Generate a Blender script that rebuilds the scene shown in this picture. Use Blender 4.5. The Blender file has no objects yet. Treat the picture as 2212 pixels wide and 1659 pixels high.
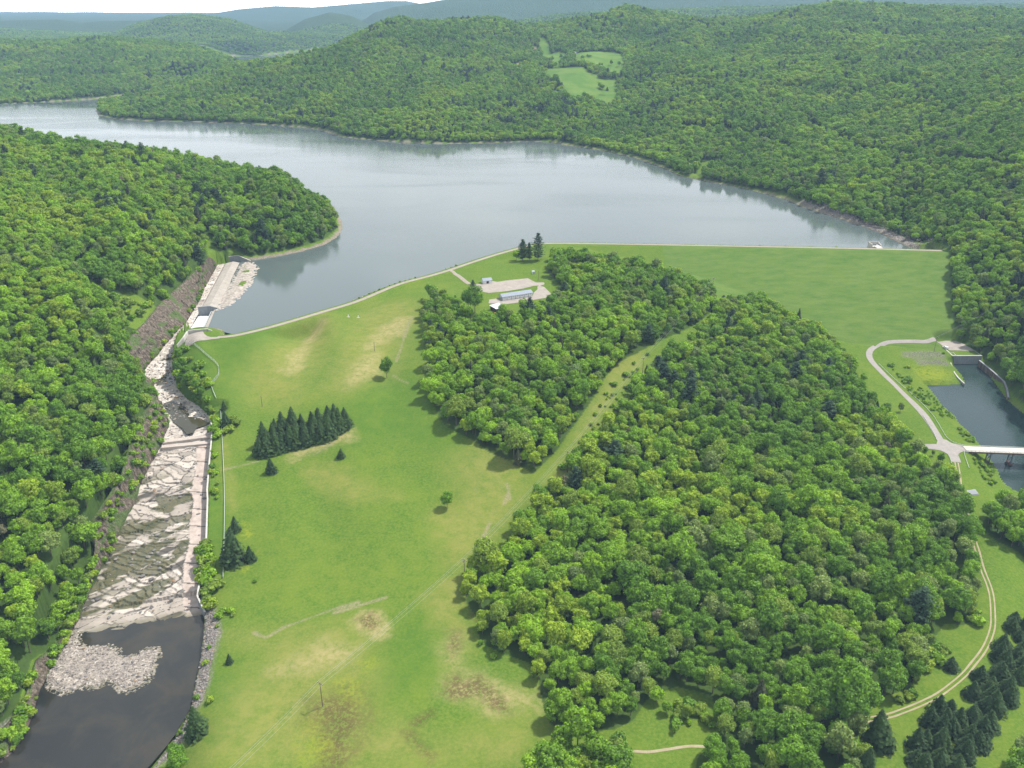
import bpy, bmesh, math, random
import numpy as np
from mathutils import Vector
from mathutils.geometry import tessellate_polygon

S = bpy.context.scene
COL = S.collection
R = math.radians

# ------------------------------------------------------------------ camera, sky, sun, exposure
PITCH, FPX, CAMZ = 24.0, 1840.0, 300.0          # degrees down, focal length and height used by the survey below
cam_d = bpy.data.cameras.new("camera")
cam_d.sensor_width = 36.0
cam_d.lens = 36.0 * FPX / 2212.0
cam_d.clip_start, cam_d.clip_end = 1.0, 60000.0
cam = bpy.data.objects.new("camera", cam_d)
cam.location = (0, 0, CAMZ)
cam.rotation_euler = (R(90 - PITCH), 0, 0)
COL.objects.link(cam)
S.camera = cam

SUN_EL, SUN_AZ = R(57), (0.86, 0.51)            # sun stands to the right and a little ahead
world = bpy.data.worlds.new("World")
S.world = world
world.use_nodes = True
wn, wl = world.node_tree.nodes, world.node_tree.links
wn.clear()
w_out = wn.new("ShaderNodeOutputWorld")
w_bg = wn.new("ShaderNodeBackground")
w_bg.inputs[1].default_value = 0.10
w_sky = wn.new("ShaderNodeTexSky")
w_sky.sky_type = 'NISHITA'
w_sky.sun_disc = False
w_sky.sun_elevation = SUN_EL
w_sky.sun_rotation = math.atan2(SUN_AZ[0], SUN_AZ[1])
w_sky.altitude = 600
w_sky.dust_density = 1.6
w_tc = wn.new("ShaderNodeTexCoord")
w_map = wn.new("ShaderNodeMapping")
w_map.inputs['Scale'].default_value = (1, 1, 3.2)
w_noise = wn.new("ShaderNodeTexNoise")
w_noise.inputs['Scale'].default_value = 2.2
w_noise.inputs['Detail'].default_value = 5
w_noise.inputs['Roughness'].default_value = 0.55
w_r1 = wn.new("ShaderNodeValToRGB")             # broken white cloud
w_r1.color_ramp.elements[0].position, w_r1.color_ramp.elements[1].position = 0.40, 0.62
w_sep = wn.new("ShaderNodeSeparateXYZ")
w_r2 = wn.new("ShaderNodeMapRange")             # cloud closes up towards the horizon
w_r2.inputs[1].default_value, w_r2.inputs[2].default_value = 0.10, 0.62
w_r2.inputs[3].default_value, w_r2.inputs[4].default_value = 1.0, 0.0
w_mx = wn.new("ShaderNodeMath"); w_mx.operation = 'MAXIMUM'
w_sc = wn.new("ShaderNodeMath"); w_sc.operation = 'MULTIPLY'; w_sc.inputs[1].default_value = 0.97
w_mix = wn.new("ShaderNodeMixRGB")
w_mix.inputs[2].default_value = (12.6, 12.8, 12.9, 1)
wl.new(w_tc.outputs['Generated'], w_map.inputs[0])
wl.new(w_map.outputs[0], w_noise.inputs['Vector'])
wl.new(w_noise.outputs['Fac'], w_r1.inputs[0])
wl.new(w_tc.outputs['Generated'], w_sep.inputs[0])
wl.new(w_sep.outputs['Z'], w_r2.inputs[0])
wl.new(w_r1.outputs[0], w_mx.inputs[0])
wl.new(w_r2.outputs[0], w_mx.inputs[1])
wl.new(w_mx.outputs[0], w_sc.inputs[0])
wl.new(w_sc.outputs[0], w_mix.inputs[0])
w_r3 = wn.new("ShaderNodeMapRange")             # brightest right at the horizon
w_r3.inputs[1].default_value, w_r3.inputs[2].default_value = 0.0, 0.07
w_r3.inputs[3].default_value, w_r3.inputs[4].default_value = 1.0, 0.0
w_hz = wn.new("ShaderNodeMixRGB")
w_hz.inputs[1].default_value = (12.6, 12.8, 12.8, 1)
w_hz.inputs[2].default_value = (25.0, 24.0, 23.0, 1)
wl.new(w_sep.outputs['Z'], w_r3.inputs[0])
wl.new(w_r3.outputs[0], w_hz.inputs[0])
wl.new(w_hz.outputs[0], w_mix.inputs[2])
wl.new(w_sky.outputs[0], w_mix.inputs[1])
wl.new(w_mix.outputs[0], w_bg.inputs[0])
wl.new(w_bg.outputs[0], w_out.inputs[0])

sun_d = bpy.data.lights.new("sun", 'SUN')
sun_d.energy = 4.6
sun_d.angle = R(0.5)
sun_d.color = (1.0, 0.96, 0.89)
sun = bpy.data.objects.new("sun", sun_d)
_sv = Vector((SUN_AZ[0] * math.cos(SUN_EL), SUN_AZ[1] * math.cos(SUN_EL), math.sin(SUN_EL)))
sun.rotation_euler = _sv.to_track_quat('Z', 'Y').to_euler()
sun.location = (400, 300, 900)
COL.objects.link(sun)

S.view_settings.view_transform = 'Standard'
S.view_settings.look = 'None'
S.view_settings.exposure = 0.42
S.view_settings.gamma = 1.0
S.render.engine = 'CYCLES'
S.cycles.use_adaptive_sampling = False
S.cycles.max_bounces = 6
S.cycles.diffuse_bounces = 2
S.cycles.glossy_bounces = 3
S.cycles.transmission_bounces = 3
S.cycles.transparent_max_bounces = 6
S.cycles.volume_bounces = 0
S.cycles.caustics_reflective = False
S.cycles.caustics_refractive = False
S.cycles.sample_clamp_indirect = 4.0
S.cycles.use_denoising = True
try:
    S.cycles.denoiser = 'OPENIMAGEDENOISE'
    S.cycles.denoising_prefilter = 'NONE'
except Exception:
    pass

# ------------------------------------------------------------------ surveying: bearings to ground points
CP, SP = math.cos(R(PITCH)), math.sin(R(PITCH))
def bearing(u, v):
    a, b = (u - 1106.0) / FPX, (829.5 - v) / FPX
    return np.array((a, CP + b * SP, -SP + b * CP))
def on_level(u, v, z):                            # point of the bearing at height z
    d = bearing(u, v)
    k = (z - CAMZ) / d[2]
    return np.array((d[0] * k, d[1] * k, z))
def at_range(u, v, y):                            # point of the bearing at distance y
    d = bearing(u, v)
    k = y / d[1]
    return np.array((d[0] * k, y, CAMZ + d[2] * k))
def lev(pts, z):
    return np.array([on_level(u, v, z)[:2] for u, v in pts])

# ------------------------------------------------------------------ numeric helpers
rng = np.random.default_rng(7)
def smooth(a, b, x):
    t = np.clip((x - a) / (b - a), 0, 1)
    return t * t * (3 - 2 * t)
_H = np.random.default_rng(3).random((256, 256))
def vnoise(x, y):
    xi, yi = np.floor(x).astype(int), np.floor(y).astype(int)
    fx, fy = x - xi, y - yi
    fx, fy = fx * fx * (3 - 2 * fx), fy * fy * (3 - 2 * fy)
    a, b = xi & 255, yi & 255
    a1, b1 = (a + 1) & 255, (b + 1) & 255
    return (_H[a, b] * (1 - fx) + _H[a1, b] * fx) * (1 - fy) + (_H[a, b1] * (1 - fx) + _H[a1, b1] * fx) * fy
def fbm(x, y, n=4):
    s, amp, tot = 0, 1.0, 0
    for i in range(n):
        s = s + amp * vnoise(x * 2 ** i + 17.3 * i, y * 2 ** i + 5.1 * i)
        tot += amp
        amp *= 0.5
    return s / tot - 0.5
def seg_dist(P, A, B):
    AB = B - A
    t = np.clip(((P - A) @ AB) / max(AB @ AB, 1e-9), 0, 1)
    D = P - (A + t[:, None] * AB)
    return np.sqrt((D * D).sum(1)), t
def poly_sd(P, poly, far=60.0):
    """signed distance to a closed polygon, negative inside; exact only within `far` of it"""
    poly = np.asarray(poly, float)
    out = np.full(len(P), far)
    lo, hi = poly.min(0) - far, poly.max(0) + far
    m = np.where(((P > lo) & (P < hi)).all(1))[0]
    if not len(m):
        return out
    Q = P[m]
    d = np.full(len(Q), 1e9)
    ins = np.zeros(len(Q), bool)
    n = len(poly)
    for i in range(n):
        A, B = poly[i], poly[(i + 1) % n]
        d = np.minimum(d, seg_dist(Q, A, B)[0])
        c = (A[1] > Q[:, 1]) != (B[1] > Q[:, 1])
        if c.any():
            xx = (B[0] - A[0]) * (Q[:, 1] - A[1]) / (B[1] - A[1] + 1e-12) + A[0]
            ins ^= c & (Q[:, 0] < xx)
    out[m] = np.where(ins, -d, d)
    return np.where(out > far, far, out)
def line_dist(P, line):
    """distance to an open polyline, which side (+ left of travel) and the arc length there"""
    line = np.asarray(line, float)
    best = np.full(len(P), 1e9); side = np.zeros(len(P)); arc = np.zeros(len(P))
    s0 = 0.0
    for i in range(len(line) - 1):
        A, B = line[i], line[i + 1]
        d, t = seg_dist(P, A, B)
        L = np.linalg.norm(B - A)
        k = d < best
        cr = (B[0] - A[0]) * (P[:, 1] - A[1]) - (B[1] - A[1]) * (P[:, 0] - A[0])
        best = np.where(k, d, best); side = np.where(k, np.sign(cr), side); arc = np.where(k, s0 + t * L, arc)
        s0 += L
    return best, side, arc
def resample(line, step):
    line = np.asarray(line, float)
    L = np.r_[0, np.cumsum(np.linalg.norm(np.diff(line[:, :2], axis=0), axis=1))]
    n = max(2, int(L[-1] / step) + 1)
    s = np.linspace(0, L[-1], n)
    return np.stack([np.interp(s, L, line[:, k]) for k in range(line.shape[1])], 1)
def spline(line, step):
    """smooth curve through the points, resampled evenly"""
    p = np.asarray(line, float)
    q = np.vstack([2 * p[0] - p[1], p, 2 * p[-1] - p[-2]])
    out = []
    for i in range(1, len(q) - 2):
        for t in np.linspace(0, 1, 9)[:-1]:
            out.append(0.5 * (2 * q[i] + (q[i + 1] - q[i - 1]) * t + (2 * q[i - 1] - 5 * q[i] + 4 * q[i + 1] - q[i + 2]) * t * t
                              + (3 * q[i] - q[i - 1] - 3 * q[i + 1] + q[i + 2]) * t ** 3))
    out.append(p[-1])
    return resample(np.array(out), step)

# ------------------------------------------------------------------ object helpers
def tag(o, label=None, cat=None, group=None, kind=None):
    if label: o["label"] = label
    if cat: o["category"] = cat
    if group: o["group"] = group
    if kind: o["kind"] = kind
    return o
def mesh_np(name, V, F, mats=(), attrs=None, smooth_=False, mat_index=None):
    """a mesh from arrays; F is one (n,3) or (n,4) array or a list of such arrays"""
    Fs = F if isinstance(F, list) else [F]
    me = bpy.data.meshes.new(name)
    V = np.asarray(V, np.float32)
    me.vertices.add(len(V)); me.vertices.foreach_set("co", V.ravel())
    if not sum(len(f) for f in Fs):
        for k, a in (attrs or {}).items():
            me.attributes.new(k, 'FLOAT', 'POINT').data.foreach_set("value", np.asarray(a, np.float32))
        return me
    idx = np.concatenate([np.asarray(f, np.int32).ravel() for f in Fs])
    cnt = np.concatenate([np.full(len(f), f.shape[1], np.int32) for f in Fs])
    me.loops.add(len(idx)); me.loops.foreach_set("vertex_index", idx)
    me.polygons.add(len(cnt))
    me.polygons.foreach_set("loop_start", np.r_[0, np.cumsum(cnt)[:-1]].astype(np.int32))
    me.polygons.foreach_set("loop_total", cnt)
    for m in mats: me.materials.append(m)
    if mat_index is not None: me.polygons.foreach_set("material_index", np.asarray(mat_index, np.int32))
    me.polygons.foreach_set("use_smooth", np.full(len(cnt), smooth_, bool))
    me.update(calc_edges=True)
    for k, a in (attrs or {}).items():
        at = me.attributes.new(k, 'FLOAT', 'POINT')
        at.data.foreach_set("value", np.asarray(a, np.float32))
    return me
def add(name, me, parent=None, loc=(0, 0, 0), rz=0.0):
    o = bpy.data.objects.new(name, me)
    COL.objects.link(o)
    o.location = loc
    o.rotation_euler = (0, 0, rz)
    if parent is not None: o.parent = parent
    return o
def thing(name, label, cat, loc=(0, 0, 0), rz=0.0, group=None):
    o = add(name, None, None, loc, rz)
    o.empty_display_size = 1.0
    return tag(o, label, cat, group)
class MB:
    """collects boxes, tubes, prisms; build() links them as ONE mesh object"""
    def __init__(self): self.v, self.f = [], []
    def _add(self, v, f):
        b = len(self.v)
        self.v += [tuple(map(float, p)) for p in v]
        self.f += [tuple(i + b for i in q) for q in f]
        return self
    def box(self, x0, x1, y0, y1, z0, z1):
        v = [(x, y, z) for z in (z0, z1) for y in (y0, y1) for x in (x0, x1)]
        return self._add(v, [(0, 2, 3, 1), (4, 5, 7, 6), (0, 1, 5, 4), (2, 6, 7, 3), (0, 4, 6, 2), (1, 3, 7, 5)])
    def hexa(self, b4, t4):
        return self._add(list(b4) + list(t4), [(3, 2, 1, 0), (4, 5, 6, 7), (0, 1, 5, 4), (1, 2, 6, 5), (2, 3, 7, 6), (3, 0, 4, 7)])
    def tube(self, pts, r, n=8, r1=None):
        pts = [Vector(p) for p in pts]
        r1 = r if r1 is None else r1
        vs, fs = [], []
        for i, p in enumerate(pts):
            d = (pts[min(i + 1, len(pts) - 1)] - pts[max(i - 1, 0)]).normalized()
            a = d.orthogonal().normalized() if abs(d.z) > .9 else d.cross(Vector((0, 0, 1))).normalized()
            b = d.cross(a)
            rr = r + (r1 - r) * i / max(1, len(pts) - 1)
            vs += [p + (a * math.cos(2 * math.pi * k / n) + b * math.sin(2 * math.pi * k / n)) * rr for k in range(n)]
        for i in range(len(pts) - 1):
            for k in range(n):
                k2 = (k + 1) % n
                fs.append((i * n + k, i * n + k2, (i + 1) * n + k2, (i + 1) * n + k))
        fs.append(tuple(range(n))[::-1]); fs.append(tuple((len(pts) - 1) * n + k for k in range(n)))
        return self._add(vs, fs)
    def lathe(self, prof, n=14, c=(0, 0, 0)):
        vs, fs = [], []
        for r, z in prof:
            vs += [(c[0] + r * math.cos(2 * math.pi * k / n), c[1] + r * math.sin(2 * math.pi * k / n), c[2] + z) for k in range(n)]
        for i in range(len(prof) - 1):
            for k in range(n):
                k2 = (k + 1) % n
                fs.append((i * n + k, i * n + k2, (i + 1) * n + k2, (i + 1) * n + k))
        fs.append(tuple(range(n))[::-1]); fs.append(tuple((len(prof) - 1) * n + k for k in range(n)))
        return self._add(vs, fs)
    def quad(self, a, b, c, d): return self._add([a, b, c, d], [(0, 1, 2, 3)])
    def wall(self, line, th, zb, zt):
        """vertical wall along a 2-D line, th thick; zb, zt lists of bottom and top heights"""
        p = np.asarray(line, float)
        n = len(p)
        zb = np.broadcast_to(zb, n); zt = np.broadcast_to(zt, n)
        tg = np.gradient(p, axis=0); tg /= np.linalg.norm(tg, axis=1)[:, None] + 1e-9
        nr = np.stack([-tg[:, 1], tg[:, 0]], 1) * th / 2
        v, f = [], []
        for i in range(n):
            l, r_ = p[i] + nr[i], p[i] - nr[i]
            v += [(l[0], l[1], zb[i]), (r_[0], r_[1], zb[i]), (r_[0], r_[1], zt[i]), (l[0], l[1], zt[i])]
        for i in range(n - 1):
            a, b = 4 * i, 4 * i + 4
            for k in range(4): f.append((a + k, a + (k + 1) % 4, b + (k + 1) % 4, b + k))
        f.append((3, 2, 1, 0)); e = 4 * (n - 1); f.append((e, e + 1, e + 2, e + 3))
        return self._add(v, f)
    def mesh(self, name, mat, bevel=0.0):
        me = bpy.data.meshes.new(name)
        bm = bmesh.new()
        vs = [bm.verts.new(p) for p in self.v]
        for q in self.f:
            try: bm.faces.new([vs[i] for i in q])
            except ValueError: pass
        bmesh.ops.recalc_face_normals(bm, faces=bm.faces)
        if bevel > 0:
            bmesh.ops.bevel(bm, geom=list(bm.edges), offset=bevel, segments=1, affect='EDGES', clamp_overlap=True)
        bm.to_mesh(me); bm.free()
        me.materials.append(mat)
        return me
    def build(self, name, mat, parent=None, bevel=0.0, loc=(0, 0, 0), rz=0.0):
        return add(name, self.mesh(name, mat, bevel), parent, loc, rz)

# ------------------------------------------------------------------ materials
class NT:
    def __init__(self, name):
        self.m = bpy.data.materials.new(name)
        self.m.use_nodes = True
        self.t = self.m.node_tree
        self.t.nodes.clear()
        self.out = self.n("ShaderNodeOutputMaterial")
    def n(self, kind, **kw):
        x = self.t.nodes.new(kind)
        for k, v in kw.items(): setattr(x, k, v)
        return x
    def l(self, a, b): self.t.links.new(a, b)
    def pos(self):
        return self.n("ShaderNodeNewGeometry").outputs['Position']
    def obj(self):
        return self.n("ShaderNodeTexCoord").outputs['Object']
    def noise(self, vec, scale, detail=4, rough=.55, dist=0.0):
        x = self.n("ShaderNodeTexNoise")
        x.inputs['Scale'].default_value = scale; x.inputs['Detail'].default_value = detail
        x.inputs['Roughness'].default_value = rough; x.inputs['Distortion'].default_value = dist
        self.l(vec, x.inputs['Vector'])
        return x.outputs['Fac']
    def voro(self, vec, scale, feature='F1', out='Distance', rand=1.0):
        x = self.n("ShaderNodeTexVoronoi", feature=feature)
        x.inputs['Scale'].default_value = scale; x.inputs['Randomness'].default_value = rand
        self.l(vec, x.inputs['Vector'])
        return x.outputs[out]
    def scale(self, vec, s, rot=0.0):
        x = self.n("ShaderNodeMapping")
        x.inputs['Scale'].default_value = s; x.inputs['Rotation'].default_value = (0, 0, rot)
        self.l(vec, x.inputs[0])
        return x.outputs[0]
    def ramp(self, fac, stops):
        x = self.n("ShaderNodeValToRGB")
        e = x.color_ramp.elements
        while len(e) < len(stops): e.new(0.5)
        for k, (p, c) in enumerate(stops):
            e[k].position = p
            e[k].color = (c, c, c, 1) if not hasattr(c, '__len__') else (*c, 1)
        self.l(fac, x.inputs[0])
        return x.outputs[0]
    def mix(self, fac, a, b, mode='MIX'):
        x = self.n("ShaderNodeMixRGB", blend_type=mode)
        for k, v in ((0, fac), (1, a), (2, b)):
            if isinstance(v, bpy.types.NodeSocket): self.l(v, x.inputs[k])
            else: x.inputs[k].default_value = v if k == 0 else (*v, 1)
        return x.outputs[0]
    def math(self, op, a, b=0.0, clamp=False):
        x = self.n("ShaderNodeMath", operation=op, use_clamp=clamp)
        for k, v in ((0, a), (1, b)):
            if isinstance(v, bpy.types.NodeSocket): self.l(v, x.inputs[k])
            else: x.inputs[k].default_value = v
        return x.outputs[0]
    def attr(self, name):
        return self.n("ShaderNodeAttribute", attribute_name=name).outputs['Fac']
    def bump(self, h, strength=.5, dist=.1, normal=None):
        x = self.n("ShaderNodeBump")
        x.inputs['Strength'].default_value = strength; x.inputs['Distance'].default_value = dist
        self.l(h, x.inputs['Height'])
        if normal is not None: self.l(normal, x.inputs['Normal'])
        return x.outputs[0]
    def surf(self, color, rough=.8, spec=.3, normal=None, metal=0.0, **kw):
        b = self.n("ShaderNodeBsdfPrincipled")
        for k, v in (('Base Color', color), ('Roughness', rough), ('Specular IOR Level', spec), ('Metallic', metal)):
            if isinstance(v, bpy.types.NodeSocket): self.l(v, b.inputs[k])
            else: b.inputs[k].default_value = (*v, 1) if k == 'Base Color' else v
        if normal is not None: self.l(normal, b.inputs['Normal'])
        for k, v in kw.items(): b.inputs[k].default_value = v
        self.l(b.outputs[0], self.out.inputs[0])
        return self.m

def plain(name, c, rough=.6, spec=.3, metal=0.0, var=.18, scale=1.2, bump=.0):
    t = NT(name)
    p = t.obj()
    f = t.noise(p, scale, 6, .65)
    col = t.mix(t.ramp(f, [(.3, 0), (.75, 1)]), tuple(x * (1 - var) for x in c), tuple(min(1, x * (1 + var)) for x in c))
    nm = t.bump(t.noise(p, scale * 9, 3), bump, .03) if bump else None
    return t.surf(col, rough, spec, nm, metal)

MAT = {}
MAT['siding'] = plain('white_siding', (.62, .64, .65), .5)
MAT['roof'] = plain('grey_metal_roof', (.25, .28, .33), .7, .2, 0)
MAT['roof_white'] = plain('pale_metal_roof', (.52, .56, .60), .6, .2)
MAT['wood'] = plain('dark_timber', (.10, .07, .05), .8)
MAT['door_dark'] = plain('dark_door', (.075, .045, .04), .7)  # dark reddish brown, for doors and the far barn
MAT['post'] = plain('weathered_pole_timber', (.17, .13, .10), .85)
MAT['rail'] = plain('galvanised_rail', (.50, .56, .52), .5, .5, .2)
MAT['steel'] = plain('grey_steel', (.30, .33, .36), .5, .5, .3)
MAT['pier'] = plain('bridge_steel', (.13, .16, .21), .55, .5, .2)
MAT['rust'] = plain('brown_drift', (.16, .09, .07), .9)
MAT['wire'] = plain('bare_wire', (.26, .27, .27), .6, .3)
MAT['white'] = plain('white_paint', (.78, .79, .80), .3, .5, var=.05)
MAT['tyre'] = plain('tyre_rubber', (.02, .02, .02), .8)
MAT['glass'] = plain('dark_glass', (.02, .025, .03), .08, .6, var=.05)
MAT['yellow'] = plain('yellow_paint', (.72, .50, .05), .45, .5, var=.08)
MAT['grey_door'] = plain('grey_panel', (.34, .35, .37), .5)
MAT['bark'] = plain('grey_bark', (.13, .105, .08), .9, var=.3, scale=2)
MAT['mesh_wire'] = plain('chain_link', (.36, .39, .37), .6)

def concrete(name, c, stain):
    t = NT(name)
    p = t.pos()
    f1 = t.noise(p, .13, 6, .65)
    f2 = t.noise(t.scale(p, (1, 1, .18)), .9, 5, .6)
    col = t.mix(t.ramp(f1, [(.35, 0), (.7, 1)]), c, tuple(x * .74 for x in c))
    col = t.mix(t.ramp(f2, [(.5, 0), (.72, .75)]), col, stain)
    return t.surf(col, .85, .2, t.bump(t.noise(p, 3, 4), .3, .05))
MAT['concrete'] = concrete('pale_concrete', (.52, .50, .45), (.28, .26, .22))
MAT['concrete_grey'] = concrete('grey_stone_concrete', (.30, .315, .33), (.17, .18, .19))
MAT['weir'] = concrete('weathered_weir_concrete', (.36, .325, .28), (.21, .19, .165))
MAT['apron'] = concrete('pinkish_concrete', (.47, .41, .36), (.28, .235, .20))
MAT['deck'] = concrete('bright_bridge_concrete', (.56, .51, .45), (.44, .40, .35))

def gravel(name, c, d, scale=2.2):
    t = NT(name)
    p = t.pos()
    f = t.noise(p, .22, 5, .65)
    g = t.voro(p, scale, out='Color')
    gs = t.n("ShaderNodeSeparateColor"); t.l(g, gs.inputs[0])
    col = t.mix(t.ramp(f, [(.32, 0), (.68, 1)]), c, d)
    col = t.mix(t.math('MULTIPLY', gs.outputs[0], .35), col, tuple(x * .62 for x in c))
    return t.surf(col, .9, .15, t.bump(t.noise(p, 4, 3), .4, .05))
MAT['road'] = gravel('worn_road_gravel', (.27, .235, .19), (.34, .30, .25))
MAT['asphalt'] = gravel('pale_old_asphalt', (.26, .24, .22), (.33, .30, .275))
MAT['lot'] = gravel('gravel_lot', (.28, .245, .215), (.37, .33, .285))
MAT['track'] = gravel('dirt_rut', (.36, .31, .20), (.27, .23, .135))

# rock
def rock_mat():
    t = NT('slab_rock')
    p = t.pos()
    c1, c2 = t.attr('tone'), t.attr('crack_shade')
    n1 = t.noise(p, .25, 6, .65)
    col = t.ramp(c1, [(0, (.16, .14, .12)), (.25, (.31, .268, .22)), (.5, (.45, .395, .335)), (.78, (.59, .535, .465)), (.92, (.70, .66, .61)), (1, (.50, .38, .23))])
    col = t.mix(t.ramp(n1, [(.35, .0), (.7, .55)]), col, (.36, .32, .29))
    col = t.mix(t.ramp(t.noise(p, 1.6, 4), [(.55, 0), (.8, .5)]), col, (.17, .15, .13))
    col = t.mix(t.attr('apron'), col, t.mix(t.ramp(n1, [(.4, 0), (.65, 1)]), (.46, .385, .335), (.34, .275, .235)))
    col = t.mix(t.ramp(c2, [(.0, 0), (1, 1)]), col, (.028, .026, .022))
    wet = t.attr('wet')
    col = t.mix(wet, col, t.mix(t.ramp(t.noise(p, .5, 4), [(.4, 0), (.6, 1)]), (.095, .085, .030), (.050, .060, .028)))
    rg = t.math('SUBTRACT', .85, t.math('MULTIPLY', wet, .55))
    return t.surf(col, rg, .3, t.bump(t.noise(p, 2.2, 5, .7), .6, .12))
MAT['rock'] = rock_mat()
def cliff_mat():
    t = NT('layered_cliff_rock')
    p = t.pos()
    lay = t.noise(t.scale(p, (.12, .12, 1.1)), 1.0, 6, .7)
    ver = t.noise(t.scale(p, (.55, .55, .06)), 1.0, 5, .65)
    col = t.ramp(ver, [(.30, (.024, .019, .014)), (.43, (.085, .067, .049)), (.55, (.165, .132, .099)), (.70, (.30, .255, .205))])
    col = t.mix(t.ramp(lay, [(.48, 0), (.62, .6)]), col, (.085, .07, .062))
    grn = t.attr('green')
    col = t.mix(grn, col, t.mix(t.ramp(t.noise(p, .9, 4), [(.4, 0), (.6, 1)]), (.055, .105, .022), (.10, .15, .04)))
    return t.surf(col, .9, .15, t.bump(t.noise(t.scale(p, (1, 1, 2.2)), .9, 6, .7), 1.0, 1.2))
MAT['cliff'] = cliff_mat()
def stone_mat(name, stops):
    t = NT(name)
    r = t.n("ShaderNodeObjectInfo").outputs['Random']
    g = t.n("ShaderNodeNewGeometry").outputs['Random Per Island']
    col = t.ramp(t.math('FRACT', t.math('ADD', r, g)), stops)
    p = t.obj()
    col = t.mix(t.ramp(t.noise(p, 3, 4), [(.4, 0), (.75, .5)]), col, (.16, .14, .125))
    return t.surf(col, .9, .2, t.bump(t.noise(p, 6, 4), .4, .1))
MAT['stone'] = stone_mat('bank_stone', [(0, (.08, .076, .074)), (.3, (.175, .163, .152)), (.6, (.255, .235, .21)), (.82, (.14, .136, .136)), (.94, (.25, .15, .08)), (1, (.40, .37, .33))])
MAT['stone_dark'] = stone_mat('purple_riprap', [(0, (.16, .14, .145)), (.5, (.27, .23, .225)), (.85, (.40, .36, .33)), (1, (.20, .18, .18))])

# foliage: one material per tone; single leaves and single trees vary a little
def leaf_mat(name, c, needle=False):
    t = NT(name)
    oi = t.n("ShaderNodeObjectInfo")
    isl = t.n("ShaderNodeNewGeometry").outputs['Random Per Island']
    a = t.ramp(isl, [(0, tuple(x * .66 for x in c)), (.5, c), (1, tuple(x * 1.36 for x in c))])
    pat = t.noise(oi.outputs['Location'], .012, 3, .5)                       # stands of one kind grow together
    a = t.mix(t.ramp(pat, [(.38, 0), (.64, .55)]), a, t.mix(1.0, a, (1.10, 1.10, .85), 'MULTIPLY'))
    k = t.ramp(oi.outputs['Random'], [(0, (.78, .84, .84)), (.5, (1, 1, 1)), (1, (1.14, 1.14, 1.0))])
    a = t.mix(1.0, a, k, 'MULTIPLY')
    b = t.n("ShaderNodeBsdfPrincipled")
    b.inputs['Roughness'].default_value = .62 if not needle else .75
    b.inputs['Specular IOR Level'].default_value = .22 if not needle else .15
    t.l(a, b.inputs['Base Color'])
    tr = t.n("ShaderNodeBsdfTranslucent")
    t.l(t.mix(1.0, a, (1.25, 1.35, .55), 'MULTIPLY'), tr.inputs[0])
    ms = t.n("ShaderNodeMixShader"); ms.inputs[0].default_value = .32 if not needle else .10
    t.l(b.outputs[0], ms.inputs[1]); t.l(tr.outputs[0], ms.inputs[2]); t.l(ms.outputs[0], t.out.inputs[0])
    return t.m
TONES = [('mid-green', (.172, .302, .020)), ('bright green', (.220, .365, .020)), ('dark green', (.124, .240, .020)),
         ('olive-green', (.192, .275, .036)), ('yellow-green', (.250, .345, .026)), ('grey-green', (.190, .258, .075)), ('greyish', (.175, .170, .110))]
for nm, c in TONES: MAT[nm] = leaf_mat('leaves_' + nm.replace('-', '_').replace(' ', '_'), c)
MAT['spruce'] = leaf_mat('needles_spruce', (.036, .066, .022), True)
MAT['pine'] = leaf_mat('needles_pine', (.040, .075, .038), True)
MAT['brown_needle'] = leaf_mat('needles_brownish', (.060, .068, .036), True)

# water: reflective skin over a coloured body; wind patches change the ripple
def water_mat(name, body, ripple=.03, scale=.35, rough=.05, patch=True, bottom=None):
    t = NT(name)
    p = t.pos()
    if bottom: body = t.mix(t.ramp(t.noise(p, .045, 5, .6, .5), [(.42, 0), (.66, 1)]), body, bottom)
    w = t.noise(t.scale(p, (1, 1.6, 1), .5), scale, 4, .6)
    big = t.noise(t.scale(p, (.6, 1.5, 1), .25), .0045, 4, .55, .6)
    rg = t.ramp(big, [(.40, rough), (.62, rough + (.13 if patch else .02))])
    bm = t.n("ShaderNodeBump"); bm.inputs['Distance'].default_value = 1.0
    t.l(t.math('MULTIPLY', t.ramp(big, [(.35, .35), (.65, 1.0)]), ripple), bm.inputs['Strength'])
    t.l(w, bm.inputs['Height'])
    return t.surf(body, rg, .5, bm.outputs[0], IOR=1.333)
MAT['lake'] = water_mat('reservoir_water', (.084, .106, .102), .075, .30, .045)
MAT['pool'] = water_mat('pool_water', (.018, .019, .018), .03, .5, .04, False, (.036, .032, .023))
MAT['shallow'] = water_mat('shallow_pool_water', (.050, .046, .024), .01, .8, .03, False)
MAT['river'] = water_mat('river_water', (.026, .045, .042), .14, .45, .05, False)
def foam_mat():
    t = NT('white_water')
    p = t.pos()
    f = t.noise(t.scale(p, (2.5, .5, 1)), 1.0, 5, .7)
    return t.surf(t.mix(t.ramp(f, [(.34, 0), (.55, 1)]), (.45, .50, .55), (.88, .90, .93)), .6, .3, t.bump(f, .7, .4))
MAT['foam'] = foam_mat()

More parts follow.
